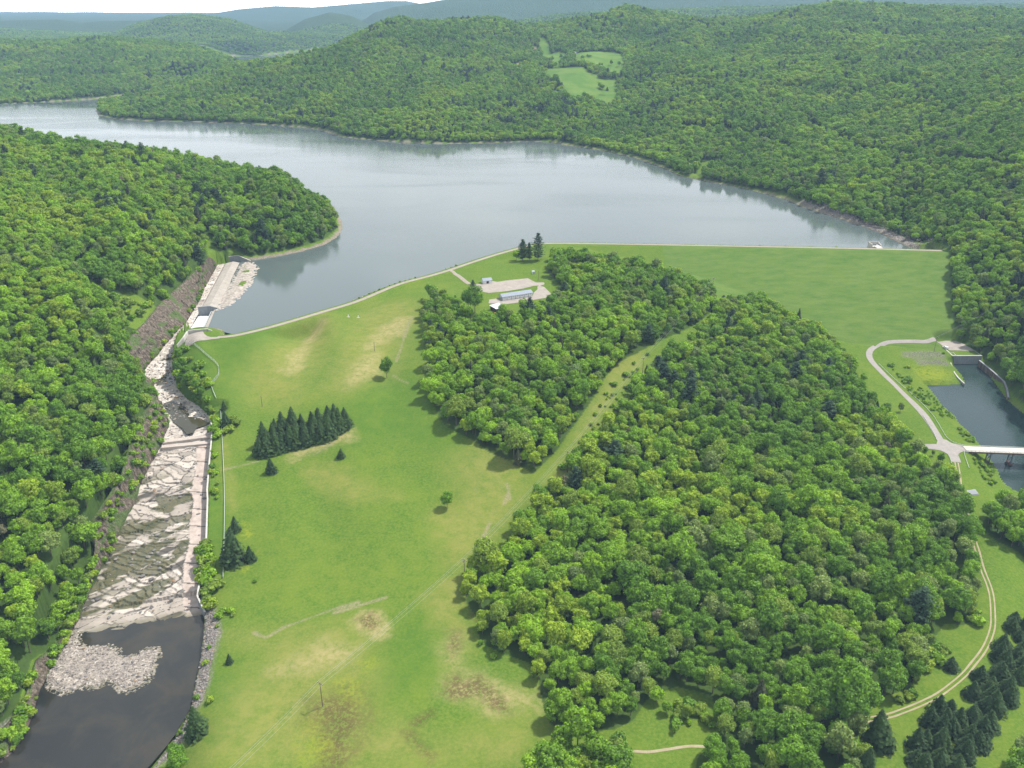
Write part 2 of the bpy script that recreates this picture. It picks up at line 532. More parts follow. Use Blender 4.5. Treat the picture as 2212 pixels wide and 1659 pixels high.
# the ground sheet: what grows where comes from survey masks stored on its vertices
def ground_mat():
    t = NT('ground_cover')
    p = t.pos()
    big, mid, fine = t.noise(p, .016, 4, .6, .4), t.noise(p, .09, 5, .65), t.noise(p, .7, 4, .7)
    g = t.mix(t.ramp(big, [(.38, 0), (.62, 1)]), (.066, .130, .014), (.104, .160, .018))
    g = t.mix(t.ramp(mid, [(.42, 0), (.66, .75)]), g, (.052, .122, .012))
    g = t.mix(t.ramp(fine, [(.40, 0), (.66, .75)]), g, (.145, .190, .032))
    g = t.mix(t.math('MULTIPLY', t.attr('lush'), t.ramp(mid, [(.25, .4), (.6, 1)])), g, (.058, .128, .015))
    g = t.mix(t.math('MULTIPLY', t.attr('dam'), t.ramp(mid, [(.3, .55), (.65, 1)])), g, t.mix(t.ramp(t.noise(t.scale(p, (.35, 1, 1)), .12, 6, .75), [(.36, 0), (.62, 1)]), (.062, .128, .024), (.115, .172, .042)))
    g = t.mix(t.math('MULTIPLY', t.attr('dry'), t.ramp(t.noise(p, .14, 6, .75), [(.30, .15), (.60, 1)])), g, (.225, .215, .060))
    g = t.mix(t.math('MULTIPLY', t.attr('straw'), t.ramp(t.noise(p, .3, 5, .75), [(.34, .1), (.58, 1)])), g, (.30, .255, .115))
    g = t.mix(t.math('MULTIPLY', t.attr('brown'), t.ramp(t.noise(p, .55, 5, .8), [(.42, 0), (.52, 1)])), g, (.085, .055, .028))
    g = t.mix(t.math('MULTIPLY', t.attr('weed'), t.ramp(t.noise(p, .35, 5, .8), [(.40, 0), (.55, .9)])), g, (.20, .235, .022))
    fo = t.attr('forest')
    fcol = t.mix(t.ramp(t.noise(p, .05, 5, .7), [(.35, 0), (.65, 1)]), (.022, .045, .012), (.050, .085, .020))
    g = t.mix(fo, g, fcol)
    g = t.mix(t.attr('fields'), g, t.mix(t.ramp(big, [(.4, 0), (.6, 1)]), (.076, .150, .024), (.112, .178, .034)))
    g = t.mix(t.attr('tilled'), g, (.235, .165, .115))
    g = t.mix(t.attr('gravelly'), g, t.mix(t.ramp(t.voro(p, .9, out='Distance'), [(.1, 0), (.7, 1)]), (.30, .27, .24), (.12, .108, .095)))
    g = t.mix(t.attr('shore'), g, t.mix(t.ramp(fine, [(.4, 0), (.6, 1)]), (.25, .215, .165), (.15, .13, .10)))
    bm = t.bump(t.noise(p, .55, 5, .75), .55, .35)
    far = t.bump(t.voro(p, .075), 1.0, 6.0, bm)
    nmix = t.n("ShaderNodeMix", data_type='VECTOR')
    t.l(t.attr('canopy'), nmix.inputs[0]); t.l(bm, nmix.inputs[4]); t.l(far, nmix.inputs[5])
    return t.surf(g, .95, .04, nmix.outputs[1])
MAT['ground'] = ground_mat()

# ------------------------------------------------------------------ the lie of the land
LAKE_Z, RIVER_Z, POOL_Z, CREST_Z = 44.0, -2.5, -1.6, 52.0
# survey by bearing and height (u, v, z)
SV = """420 735 52;460 745 50;480 800 45;500 880 36;490 950 29;500 1050 20;490 1150 13;480 1250 7;470 1350 3.5;450 1500 2;430 1600 1;440 1700 1
600 760 46.5;560 860 36;650 940 28;830 815 38;760 700 49;880 640 51;900 750 46;920 850 38;960 930 32;1040 1000 25;1120 1040 20;740 980 26
600 1010 23;960 1090 17;700 1120 14;850 1200 11;600 1250 8;1000 1245 9;1020 1300 7;700 1400 4;900 1400 5;600 1550 2;800 1600 3;1000 1500 4;1100 1600 4
500 735 51;560 722 51.5;700 682 51.5;630 1350 5;800 800 41;700 850 37;1050 1100 16;760 1060 20;640 1120 15
900 1750 3;600 1780 1;1300 1780 4;1700 1780 4;2200 1780 3;300 1800 -1;100 1750 0;0 1700 1
1115 640 52;1050 575 53;1150 560 53;1180 530 52.5;1300 640 51.5;1200 700 49.5;1100 720 48.5;1000 750 47;1000 850 38;1100 900 33;1200 850 37;1300 750 44
1400 640 50;1450 720 42;1380 780 38;1310 860 32;1230 960 25;1160 1040 20;1130 1060 18;990 640 52;1200 610 52.3;1260 580 52;1100 685 50.5;1190 650 52
1600 640 30;1750 720 18;1840 800 11;1600 750 25;1500 800 28;1700 850 15;1500 950 18;1400 1000 18;1300 1080 15;1200 1150 12;1850 900 8.5;1950 970 8
1500 640 40;1480 690 40;1700 1050 10;1500 1150 9;1300 1250 8;1100 1250 8;1900 1150 7;2050 1200 6;2090 1350 4.5;1900 1400 5;1500 1450 5;1300 1500 4
1700 1600 4;2000 1600 3;2150 1500 3;2212 1300 3.5;2212 1150 4;2100 1100 6.5;2060 975 8.3;2020 900 8.2;1900 780 9;1880 745 9.5;2000 737 7.4;2080 738 6.0;2050 722 6.6
1950 700 13;2030 770 6.5;1960 800 5;2050 815 0;1990 822 .5;2000 860 3;2060 925 3;2110 990 3;2140 1040 1.5;2170 1080 2;2100 965 7;2040 930 8;1960 760 7.5
2062 545 53;2085 580 47;2100 620 35;2110 560 57;2150 500 73;2212 450 90;2212 560 62;2150 640 37;2100 650 27;2095 700 14;2150 740 15;2212 700 32;2212 780 13;2150 800 5
2200 850 6;2130 770 6;2230 890 2;2400 700 80;2400 500 130;2350 950 4;2500 1200 6;2400 1500 4;2110 745 8
735 505 45;700 523 46;650 537 46.5;600 548 47;560 556 52;540 540 57;600 500 64;650 480 67;700 470 62;620 440 88
470 545 58;451 554 57;395 613 55;350 652 53;315 697 52;280 732 50;276 757 48;290 785 46;311 813 44;332 844 42;332 876 41;315 911 40;290 967 37;273 1016 33;252 1058 28
227 1096 24;210 1138 20;206 1194 15;189 1250 10;178 1295 7;150 1351 4.5;130 1390 3.5;80 1428 3;66 1481 2.5;52 1533 2;28 1558 1.5;0 1579 1.5
450 525 63;400 560 68;300 560 84;300 450 108;450 450 86;550 450 80;200 700 80;0 700 88;270 630 70;200 620 80;240 720 60;230 800 56;200 900 50;150 1000 43;100 1100 36
200 1050 36;100 1250 22;150 1200 22;50 1350 14;20 1480 6;0 1600 3;0 1450 9;0 1200 29;0 1000 49;0 800 73;0 600 99;0 450 122;-150 900 72;-150 1200 38;-200 600 112;-150 1500 8
413 743 49;469 788 45.5;472 813 44;458 834 41.5;465 855 39;478 883 36;440 790 45;430 830 41;455 880 35;400 760 46;405 830 38"""
# survey by bearing and distance (u, v, y)
SD = """520 388 1150;700 432 1120;350 352 1150;180 332 1150;0 302 1150;-200 270 1150;120 400 1000;-300 240 1400
2212 380 1050;2212 250 1350;2212 150 1800;2212 70 2500;2100 42 2900;1850 28 3000;1700 31 3100;1500 43 3300;1350 33 3500;1250 58 3500;2400 200 1300;2400 60 2200;2400 350 950
1900 440 1130;2000 420 1130;2000 350 1250;1850 320 1480;2000 300 1450;1850 280 1600;1700 300 1560;1700 380 1330;1550 330 1560;1550 250 1800;1400 310 1690;1400 250 1950
1300 220 2150;1600 150 2300;1850 150 2100;2000 200 1750;1850 80 2600;1600 80 2800;1450 120 2550;1400 180 2250;2050 110 2300;2000 470 1050;2080 420 1050;2120 330 1200
1250 165 2350;1320 180 2280;1250 130 2650;1320 140 2600;1180 95 3000;1160 72 3250;1130 140 2550;1100 200 2200;1100 250 1980;1000 280 1860;900 260 1950;900 200 2250;900 140 2550
900 90 2800;890 53 3050;1050 53 3100;1110 62 3150;800 60 3000;700 92 2950;620 116 2900;540 140 2800;430 184 2550;340 208 2450;260 226 2360;400 240 2230;550 240 2210;550 200 2350
700 230 2140;700 180 2350;1100 100 2900;1400 80 3000;1000 180 2350;1200 250 2000;800 240 2100
0 180 2900;0 120 3300;0 95 3800;200 90 3800;350 99 3700;480 122 3600;520 134 3500;300 150 3100;150 150 3060;300 190 2860;420 160 3060;-300 100 3700;-300 190 2800;-300 250 2500"""
# points of the hidden ground (x, y, z)
SW = """-700 3800 80;-300 4000 95;200 4300 130;-1300 4700 60;-600 4700 50;400 3700 170;900 3700 215;1500 3700 240;2200 3600 240;-2300 4500 80;2600 2600 260;800 3900 190
-330 1330 62;-700 1400 80;-1000 1650 70;-130 1180 48;-1500 1500 120;-1300 1200 150
-1300 2200 30;-900 1900 30;-400 1600 28;0 1400 26;300 1150 26;500 1100 26;-200 950 30;0 1000 28;-200 760 36;-180 700 38;1000 1000 118;1300 1300 150;1800 1800 200
0 5200 120;-1500 5500 60;1500 5200 200;3000 5000 260;-3000 5500 110;4000 4000 260;-3500 3500 120
0 150 2;-200 150 0;250 150 3;-400 200 30;400 180 10;600 300 8;700 450 30"""
pts = [on_level(*map(float, s.split())) for s in SV.replace("\n", ";").split(";")]
pts += [at_range(*map(float, s.split())) for s in SD.replace("\n", ";").split(";")]
pts += [np.array(list(map(float, s.split()))) for s in SW.replace("\n", ";").split(";")]
pts = np.array(pts)

def ts(x, y):
    y = np.maximum(y, 100.0)
    return np.stack([x / y * 2.2, np.log(y)], 1)
_C = ts(pts[:, 0], pts[:, 1])
def _k(D2):
    return 0.5 * D2 * np.log(np.maximum(D2, 1e-12))
_D2 = ((_C[:, None] - _C[None]) ** 2).sum(2)
_n = len(_C)
_A = np.zeros((_n + 3, _n + 3))
_A[:_n, :_n] = _k(_D2) + np.eye(_n) * 2e-4
_A[:_n, _n:] = np.c_[np.ones(_n), _C]; _A[_n:, :_n] = _A[:_n, _n:].T
_W = np.linalg.solve(_A, np.r_[pts[:, 2], 0, 0, 0])
def tps(x, y):
    q = ts(x, y)
    out = np.empty(len(q))
    for i in range(0, len(q), 20000):
        c = q[i:i + 20000]
        d2 = ((c[:, None, :] - _C[None]) ** 2).sum(2)
        out[i:i + 20000] = _k(d2) @ _W[:_n] + _W[_n] + c @ _W[_n + 1:]
    return out

# far ridges: skyline (u, v) at a distance, as gaussian ridges
RIDGES = [
    (6200, 900, 50, [(-200, 110), (150, 118), (220, 80), (300, 48), (370, 33), (430, 30), (500, 40), (560, 62), (610, 84), (650, 100), (750, 118), (900, 118)]),
    (8200, 1000, 60, [(-400, 36), (0, 42), (60, 40), (130, 39), (180, 46), (230, 42), (300, 42), (380, 34), (440, 44), (560, 62), (700, 90)]),
    (7600, 900, 50, [(540, 100), (600, 72), (660, 38), (715, 23), (760, 30), (810, 55), (860, 90), (900, 100)]),
    (13000, 1500, 60, [(300, 60), (440, 32), (520, 19), (600, 12), (680, 15), (760, 8), (840, 1), (880, 1), (905, 6), (960, 20), (1100, 40)]),
    (9000, 1300, 60, [(760, 60), (810, 26), (860, 12), (920, 5), (960, -2), (1020, -8), (1100, -16), (1300, -25), (1700, -25), (2300, -10)]),
    (6000, 700, 80, [(1000, 90), (1080, 60), (1120, 42), (1200, 30), (1280, 24), (1400, 20), (1600, 12), (1900, 8), (2300, 5)]),
    (5000, 600, 100, [(1500, 70), (1800, 45), (1950, 34), (2100, 28), (2212, 30), (2400, 30)]),
]

# shorelines and the rest of the plan (bearings, at a known height)
LAKE = lev([(452, 708), (467, 671), (470, 662), (493, 640), (503, 600), (512, 575), (520, 566), (541, 562.5), (570, 558), (600, 553), (650, 543), (700, 528), (725, 513), (736, 499), (737, 480), (720, 450),
            (660, 428), (520, 396), (350, 368), (180, 347), (0, 310), (-250, 280), (-500, 250), (-500, 215), (-250, 222), (0, 225.5), (100, 220.5), (200, 214.5), (260, 207), (330, 197.5),
            (400, 184), (420, 186), (340, 207), (260, 222), (213, 231), (208, 240), (214, 250), (250, 257), (330, 262), (420, 263.5), (530, 267.5), (640, 274), (690, 280), (740, 297), (800, 302.5),
            (860, 307), (960, 311), (1060, 309), (1140, 306), (1190, 307), (1215, 312), (1300, 325), (1370, 341), (1430, 362), (1470, 381), (1540, 395), (1600, 406), (1660, 420), (1700, 431),
            (1735, 447), (1790, 464), (1840, 481), (1900, 504), (1950, 529)], LAKE_Z)
CREST = np.vstack([lev([(470, 728.5), (507, 725), (560, 713), (612, 699), (700, 673), (774, 650), (859, 615), (929, 596), (971, 583.5), (1016, 568), (1069, 551), (1111, 539), (1140, 532), (1180, 526)], CREST_Z),
                   lev([(1320, 527), (1493, 530), (1788, 535.5), (1960, 539.5), (2048, 542)], CREST_Z)])
CREST = spline(CREST, 6.0)
# the dam side of the lake lies 22 m upstream of the crest line
_tg = np.gradient(CREST, axis=0); _tg /= np.linalg.norm(_tg, axis=1)[:, None]
_up = CREST + np.stack([-_tg[:, 1], _tg[:, 0]], 1) * 21.0
LAKE = np.vstack([LAKE, _up[::-1][4:-3:5]])
BACKWATER = lev([(500, 121), (524, 122), (560, 120.5), (640, 112.5), (720, 104), (800, 96), (800, 110), (700, 118), (620, 128), (520, 131)], LAKE_Z)
RIVER = lev([(2052, 783.6), (2119, 783.6), (2150, 826), (2180, 866), (2212, 892), (2320, 960), (2420, 1050), (2420, 1180), (2300, 1120), (2230, 1075), (2187, 1058), (2169, 1044), (2159, 1030), (2152, 1012), (2145, 1001),
             (2113, 960), (2103, 949), (2085, 928), (2068, 914), (2061, 900), (2033, 876), (2015, 851), (1998, 832), (2030, 831), (2061, 830), (2082, 828), (2076, 812), (2066, 800)], RIVER_Z)

_LB = [(470, 572, 41), (465, 580, 40), (445, 620, 39), (430, 655, 38), (402, 701, 36.5), (371, 731, 35), (338, 772, 33), (314, 800, 31), (314, 820, 30.5), (336, 836, 30), (346, 876, 28), (367, 914, 26.5), (352, 960, 23.5),
       (329, 998, 20.5), (308, 1040, 17), (297, 1078, 14.5), (280, 1110, 12), (245, 1187, 7), (213, 1243, 3.5), (185, 1302, .8), (168, 1344, -1.2), (143, 1386, -1.6), (122, 1425, -1.6), (87, 1491, -1.6), (70, 1551, -1.6),
       (56, 1586, -1.6), (31, 1624, -1.6), (0, 1652, -1.6), (-60, 1720, -1.6), (-110, 1790, -1.6)]
_RB = [(510, 567, 41), (484, 572, 40.5), (434, 667, 38), (408, 712, 36.5), (399, 722, 36), (381, 752, 34.5), (374, 780, 32.8), (373, 808, 31), (381, 838, 29.5), (402, 863, 28), (430, 880, 27.3), (451, 901, 26.5),
       (457, 922, 25.8), (455, 953, 24.2), (451, 995, 20.8), (446, 1058, 16), (447, 1078, 14.5), (444, 1166, 8.5), (434, 1229, 4.5), (425, 1288, 1.5), (441, 1322, -.6), (437, 1376, -1.6), (429, 1428, -1.6), (416, 1488, -1.6),
       (406, 1533, -1.6), (378, 1582, -1.6), (357, 1610, -1.6), (336, 1635, -1.6), (315, 1659, -1.6), (250, 1730, -1.6), (200, 1800, -1.6)]
_lb = np.array([on_level(*p) for p in _LB]); _rb = np.array([on_level(*p) for p in _RB])
CHAN = np.vstack([_lb[:, :2], _rb[::-1, :2]])
_bz = np.array(sorted([(p[1], p[2]) for p in np.vstack([_lb, _rb])]))
def bed_z(y):
    z = np.interp(y, _bz[:, 0], _bz[:, 1])
    z = (z + np.interp(y - 6, _bz[:, 0], _bz[:, 1]) + np.interp(y + 6, _bz[:, 0], _bz[:, 1])) / 3
    return np.where(z < -1.2, z - 1.8, z)
_RIM = [(451, 554, 58), (425, 583, 57), (395, 613, 55.5), (350, 652, 54), (315, 697, 52.5), (280, 732, 51), (275, 757, 49), (290, 785, 47), (308, 811, 45), (328, 842, 42.5), (330, 876, 41), (313, 911, 40), (288, 967, 37), (271, 1016, 33),
        (250, 1058, 28), (226, 1096, 24), (208, 1138, 20), (204, 1194, 15), (187, 1250, 10), (176, 1295, 7), (148, 1351, 4.8), (126, 1390, 3.8), (78, 1428, 3.2), (62, 1481, 2.6), (48, 1533, 2.2), (24, 1558, 1.8), (-8, 1590, 1.6), (-75, 1670, 1.6)]
_rim = np.array([on_level(*p) for p in _RIM])
CLIFF = np.vstack([_lb[:-2, :2], _rim[::-1, :2]])

# island of broken rock and the smaller pools of the channel
def crop4(a): return [(x * .35, y * .35 + 497.7) for x, y in a]      # bearings read off enlarged quarters
def crop5(a): return [(x * .35 + 718.9, y * .35 + 497.7) for x, y in a]
def crop6(a): return [(x * .35 + 1437.8, y * .35 + 497.7) for x, y in a]
def crop7(a): return [(x * .35, y * .35 + 1078.35) for x, y in a]
def crop8(a): return [(x * .35 + 718.9, y * .35 + 1078.35) for x, y in a]
def crop9(a): return [(x * .35 + 1437.8, y * .35 + 1078.35) for x, y in a]
def cropB(a): return [(x * .125 + 967.75, y * .125 + 486.64) for x, y in a]
def cropO(a): return [(x * .21661 + 1824.9, y * .21661 + 691.25) for x, y in a]
def cropC(a): return [(x * .1667 + 276.5, y * .1667 + 718.9) for x, y in a]
BAR = lev(crop7([(285, 1060), (340, 960), (385, 900), (425, 850), (470, 780), (545, 745), (520, 800), (488, 850), (510, 905), (600, 890), (700, 905), (770, 965), (840, 960), (900, 920), (980, 918), (990, 970), (960, 1030), (940, 1090), (870, 1160), (780, 1200), (740, 1195), (700, 1150), (660, 1138),
                 (620, 1160), (500, 1175), (380, 1210), (310, 1180), (270, 1130)]), POOL_Z)
SHALLOWS = [(lev(cropC([(300, 610), (420, 590), (520, 505), (580, 510), (605, 600), (590, 650), (510, 690), (360, 680)]), 30.4), 30.4),
            (lev(cropC([(430, 340), (560, 310), (600, 320), (595, 350), (480, 360), (420, 358)]), 32.2), 32.2),
            (lev(cropC([(430, 930), (560, 880), (690, 915), (750, 980), (800, 1090), (930, 1110), (1050, 1170), (1000, 1200), (880, 1230), (850, 1290), (770, 1310), (720, 1240), (600, 1160), (500, 1030), (440, 960)]), 27.0), 27.0)]

BIG = lev([(451, 554), (485, 566), (505, 556), (541, 563.5), (600, 554), (650, 544), (700, 529), (725, 514), (737, 500), (900, 420), (1400, 380), (1650, 440), (1788, 465), (1840, 479), (1910, 500), (1960, 524), (2010, 533)], 44)
BIG = np.vstack([_rim[::-1, :2], BIG, np.array([on_level(*p)[:2] for p in [(2050, 541, 52), (2049, 560, 47), (2051, 610, 36), (2053, 650, 27), (2060, 700, 17), (2080, 728, 12), (2108, 748, 10), (2128, 775, 7), (2158, 815, 4), (2178, 845, 3), (2188, 862, 2),
           (2240, 890, 2), (2450, 1000, 2), (2600, 1300, 3), (2600, 1900, 3), (1000, 1900, 3), (-100, 1900, 0), (-150, 1760, 0)]])])
def mixlev(a): return np.array([on_level(u, v, z)[:2] for u, v, z in a])
K1 = mixlev([(910, 694, 48), (916, 730, 46), (920, 780, 43), (921, 830, 39), (930, 865, 37), (946, 905, 34), (966, 926, 32), (1020, 954, 29), (1055, 978, 27), (1100, 998, 24), (1132, 1018, 21), (1153, 1030, 20), (1184, 1000, 22), (1209, 972, 24),
             (1237, 930, 27), (1280, 872, 31), (1308, 824, 34), (1340, 785, 38), (1375, 768, 39), (1440, 733, 41), (1471, 715, 42), (1510, 690, 40), (1560, 650, 37), (1530, 615, 43), (1480, 596, 47), (1400, 577, 51), (1300, 566, 52), (1230, 560, 52),
             (1190, 566, 52), (1180, 590, 52), (1215, 622, 52), (1214, 648, 51), (1184, 668, 50), (1140, 678, 50), (1112, 676, 50), (1092, 692, 50), (1040, 694, 50), (1000, 684, 51), (985, 668, 51), (960, 650, 51), (930, 648, 51), (912, 664, 50)])
K2 = mixlev([(1150, 1086, 17), (1172, 1068, 18), (1222, 1038, 20), (1256, 975, 24), (1297, 936, 26), (1318, 897, 29), (1354, 884, 30), (1363, 838, 33), (1398, 805, 36), (1423, 774, 38), (1460, 744, 41), (1515, 700, 40), (1562, 650, 37), (1640, 646, 28),
             (1700, 672, 23), (1760, 712, 17), (1826, 772, 12), (1848, 802, 10), (1863, 825, 9), (1880, 876, 8), (1936, 913, 8), (1955, 945, 8), (1968, 985, 8), (1985, 1012, 8), (2040, 1032, 8), (2062, 1052, 8), (2067, 1078, 7), (2084, 1148, 6), (2104, 1225, 6),
             (2116, 1288, 5), (2108, 1340, 5), (2085, 1352, 5), (2043, 1352, 4), (2010, 1400, 4), (1990, 1450, 4), (1970, 1490, 4), (1921, 1505, 4), (1868, 1517, 4), (1866, 1554, 4), (1856, 1603, 3), (1865, 1659, 3), (1865, 1800, 3), (1490, 1800, 3),
             (1500, 1640, 3), (1545, 1600, 3), (1550, 1555, 3), (1530, 1510, 3), (1460, 1492, 3), (1400, 1520, 3), (1373, 1560, 3), (1330, 1580, 4), (1216, 1585, 4), (1185, 1566, 4), (1167, 1519, 4), (1160, 1474, 4), (1140, 1436, 4), (1075, 1410, 5),
             (1036, 1390, 5), (1028, 1369, 5), (1034, 1344, 6), (1004, 1304, 7), (1004, 1272, 8), (1014, 1236, 9), (1048, 1212, 10), (1076, 1182, 12), (1094, 1158, 13), (1133, 1120, 15)])
K3 = mixlev([(1130, 1664, 3), (1167, 1644, 3), (1250, 1606, 3), (1330, 1606, 3), (1366, 1640, 3), (1366, 1800, 3), (1100, 1800, 3)])
K4 = mixlev([(2112, 1150, 4), (2125, 1120, 4), (2150, 1105, 4), (2178, 1088, 3), (2212, 1095, 3), (2300, 1130, 3), (2330, 1260, 3), (2250, 1240, 3), (2200, 1205, 3), (2150, 1185, 4)])
K5 = mixlev([(2186, 1650, 3), (2212, 1610, 3), (2260, 1600, 3), (2260, 1750, 3), (2170, 1720, 3)])
K6 = mixlev([(390, 1745, 0), (345, 1655, 0), (372, 1612, 0), (390, 1625, 0), (395, 1665, 0), (420, 1750, 0)])
ISLANDS = [K1, K2, K3, K4, K5, K6]
HILL_LAWN = mixlev([(184, 618, 80), (200, 612, 80), (228, 630, 77), (262, 632, 72), (285, 632, 68), (318, 650, 60), (343, 660, 55), (330, 672, 54), (315, 696, 53), (290, 706, 54), (248, 694, 58), (238, 664, 66), (190, 638, 76)])
FIELDS = []
def crF(a): return [(x * .1750 + 1023.1, y * .1750 + 55.3) for x, y in a]
for poly, y0, y1, v0, v1 in [
    ([(800, 550), (940, 555), (1200, 590), (1500, 665), (1560, 690), (1780, 690), (1775, 735), (1530, 710), (1400, 690), (1285, 715), (1160, 700), (1000, 605)], 2500, 2230, 150, 184),
    ([(1230, 430), (1300, 310), (1450, 350), (1700, 375), (1760, 400), (1860, 470), (1800, 580), (1560, 520), (1300, 440)], 2780, 2480, 110, 155),
    ([(880, 340), (950, 300), (1060, 270), (1170, 345), (1140, 400), (1050, 420), (1080, 470), (1040, 530), (990, 450)], 2850, 2600, 105, 145),
    ([(800, 90), (870, 100), (900, 200), (960, 290), (900, 320), (860, 270), (840, 190)], 3150, 2850, 68, 106)]:
    for dv in (-3, 3, 9, 15, 20):
        FIELDS.append(np.array([at_range(u, v, y0 + (v - v0) * (y1 - y0) / (v1 - v0))[:2] for u, v in [(a, b + dv) for a, b in crF(poly)]]))
TILLED = [np.array([at_range(u, v, y)[:2] for u, v, y in [(1096, 140, 2570), (1125, 133, 2620), (1140, 137, 2620), (1142, 147, 2540), (1128, 150, 2520), (1112, 146, 2540)]]),
          np.array([at_range(u, v, y)[:2] for u, v, y in [(1148, 103, 2880), (1152, 95, 2950), (1163, 96, 2950), (1160, 105, 2870)]])]
GAP = mixlev([(1480, 372, 60), (1510, 345, 62), (1520, 322, 70), (1556, 316, 78), (1566, 322, 76), (1530, 345, 64), (1512, 382, 50), (1490, 388, 48)])
SHOREROAD_PATCH = np.array([at_range(u, v, 2010)[:2] for u, v in [(795, 258), (830, 254), (880, 259), (888, 290), (850, 288), (800, 282)]])

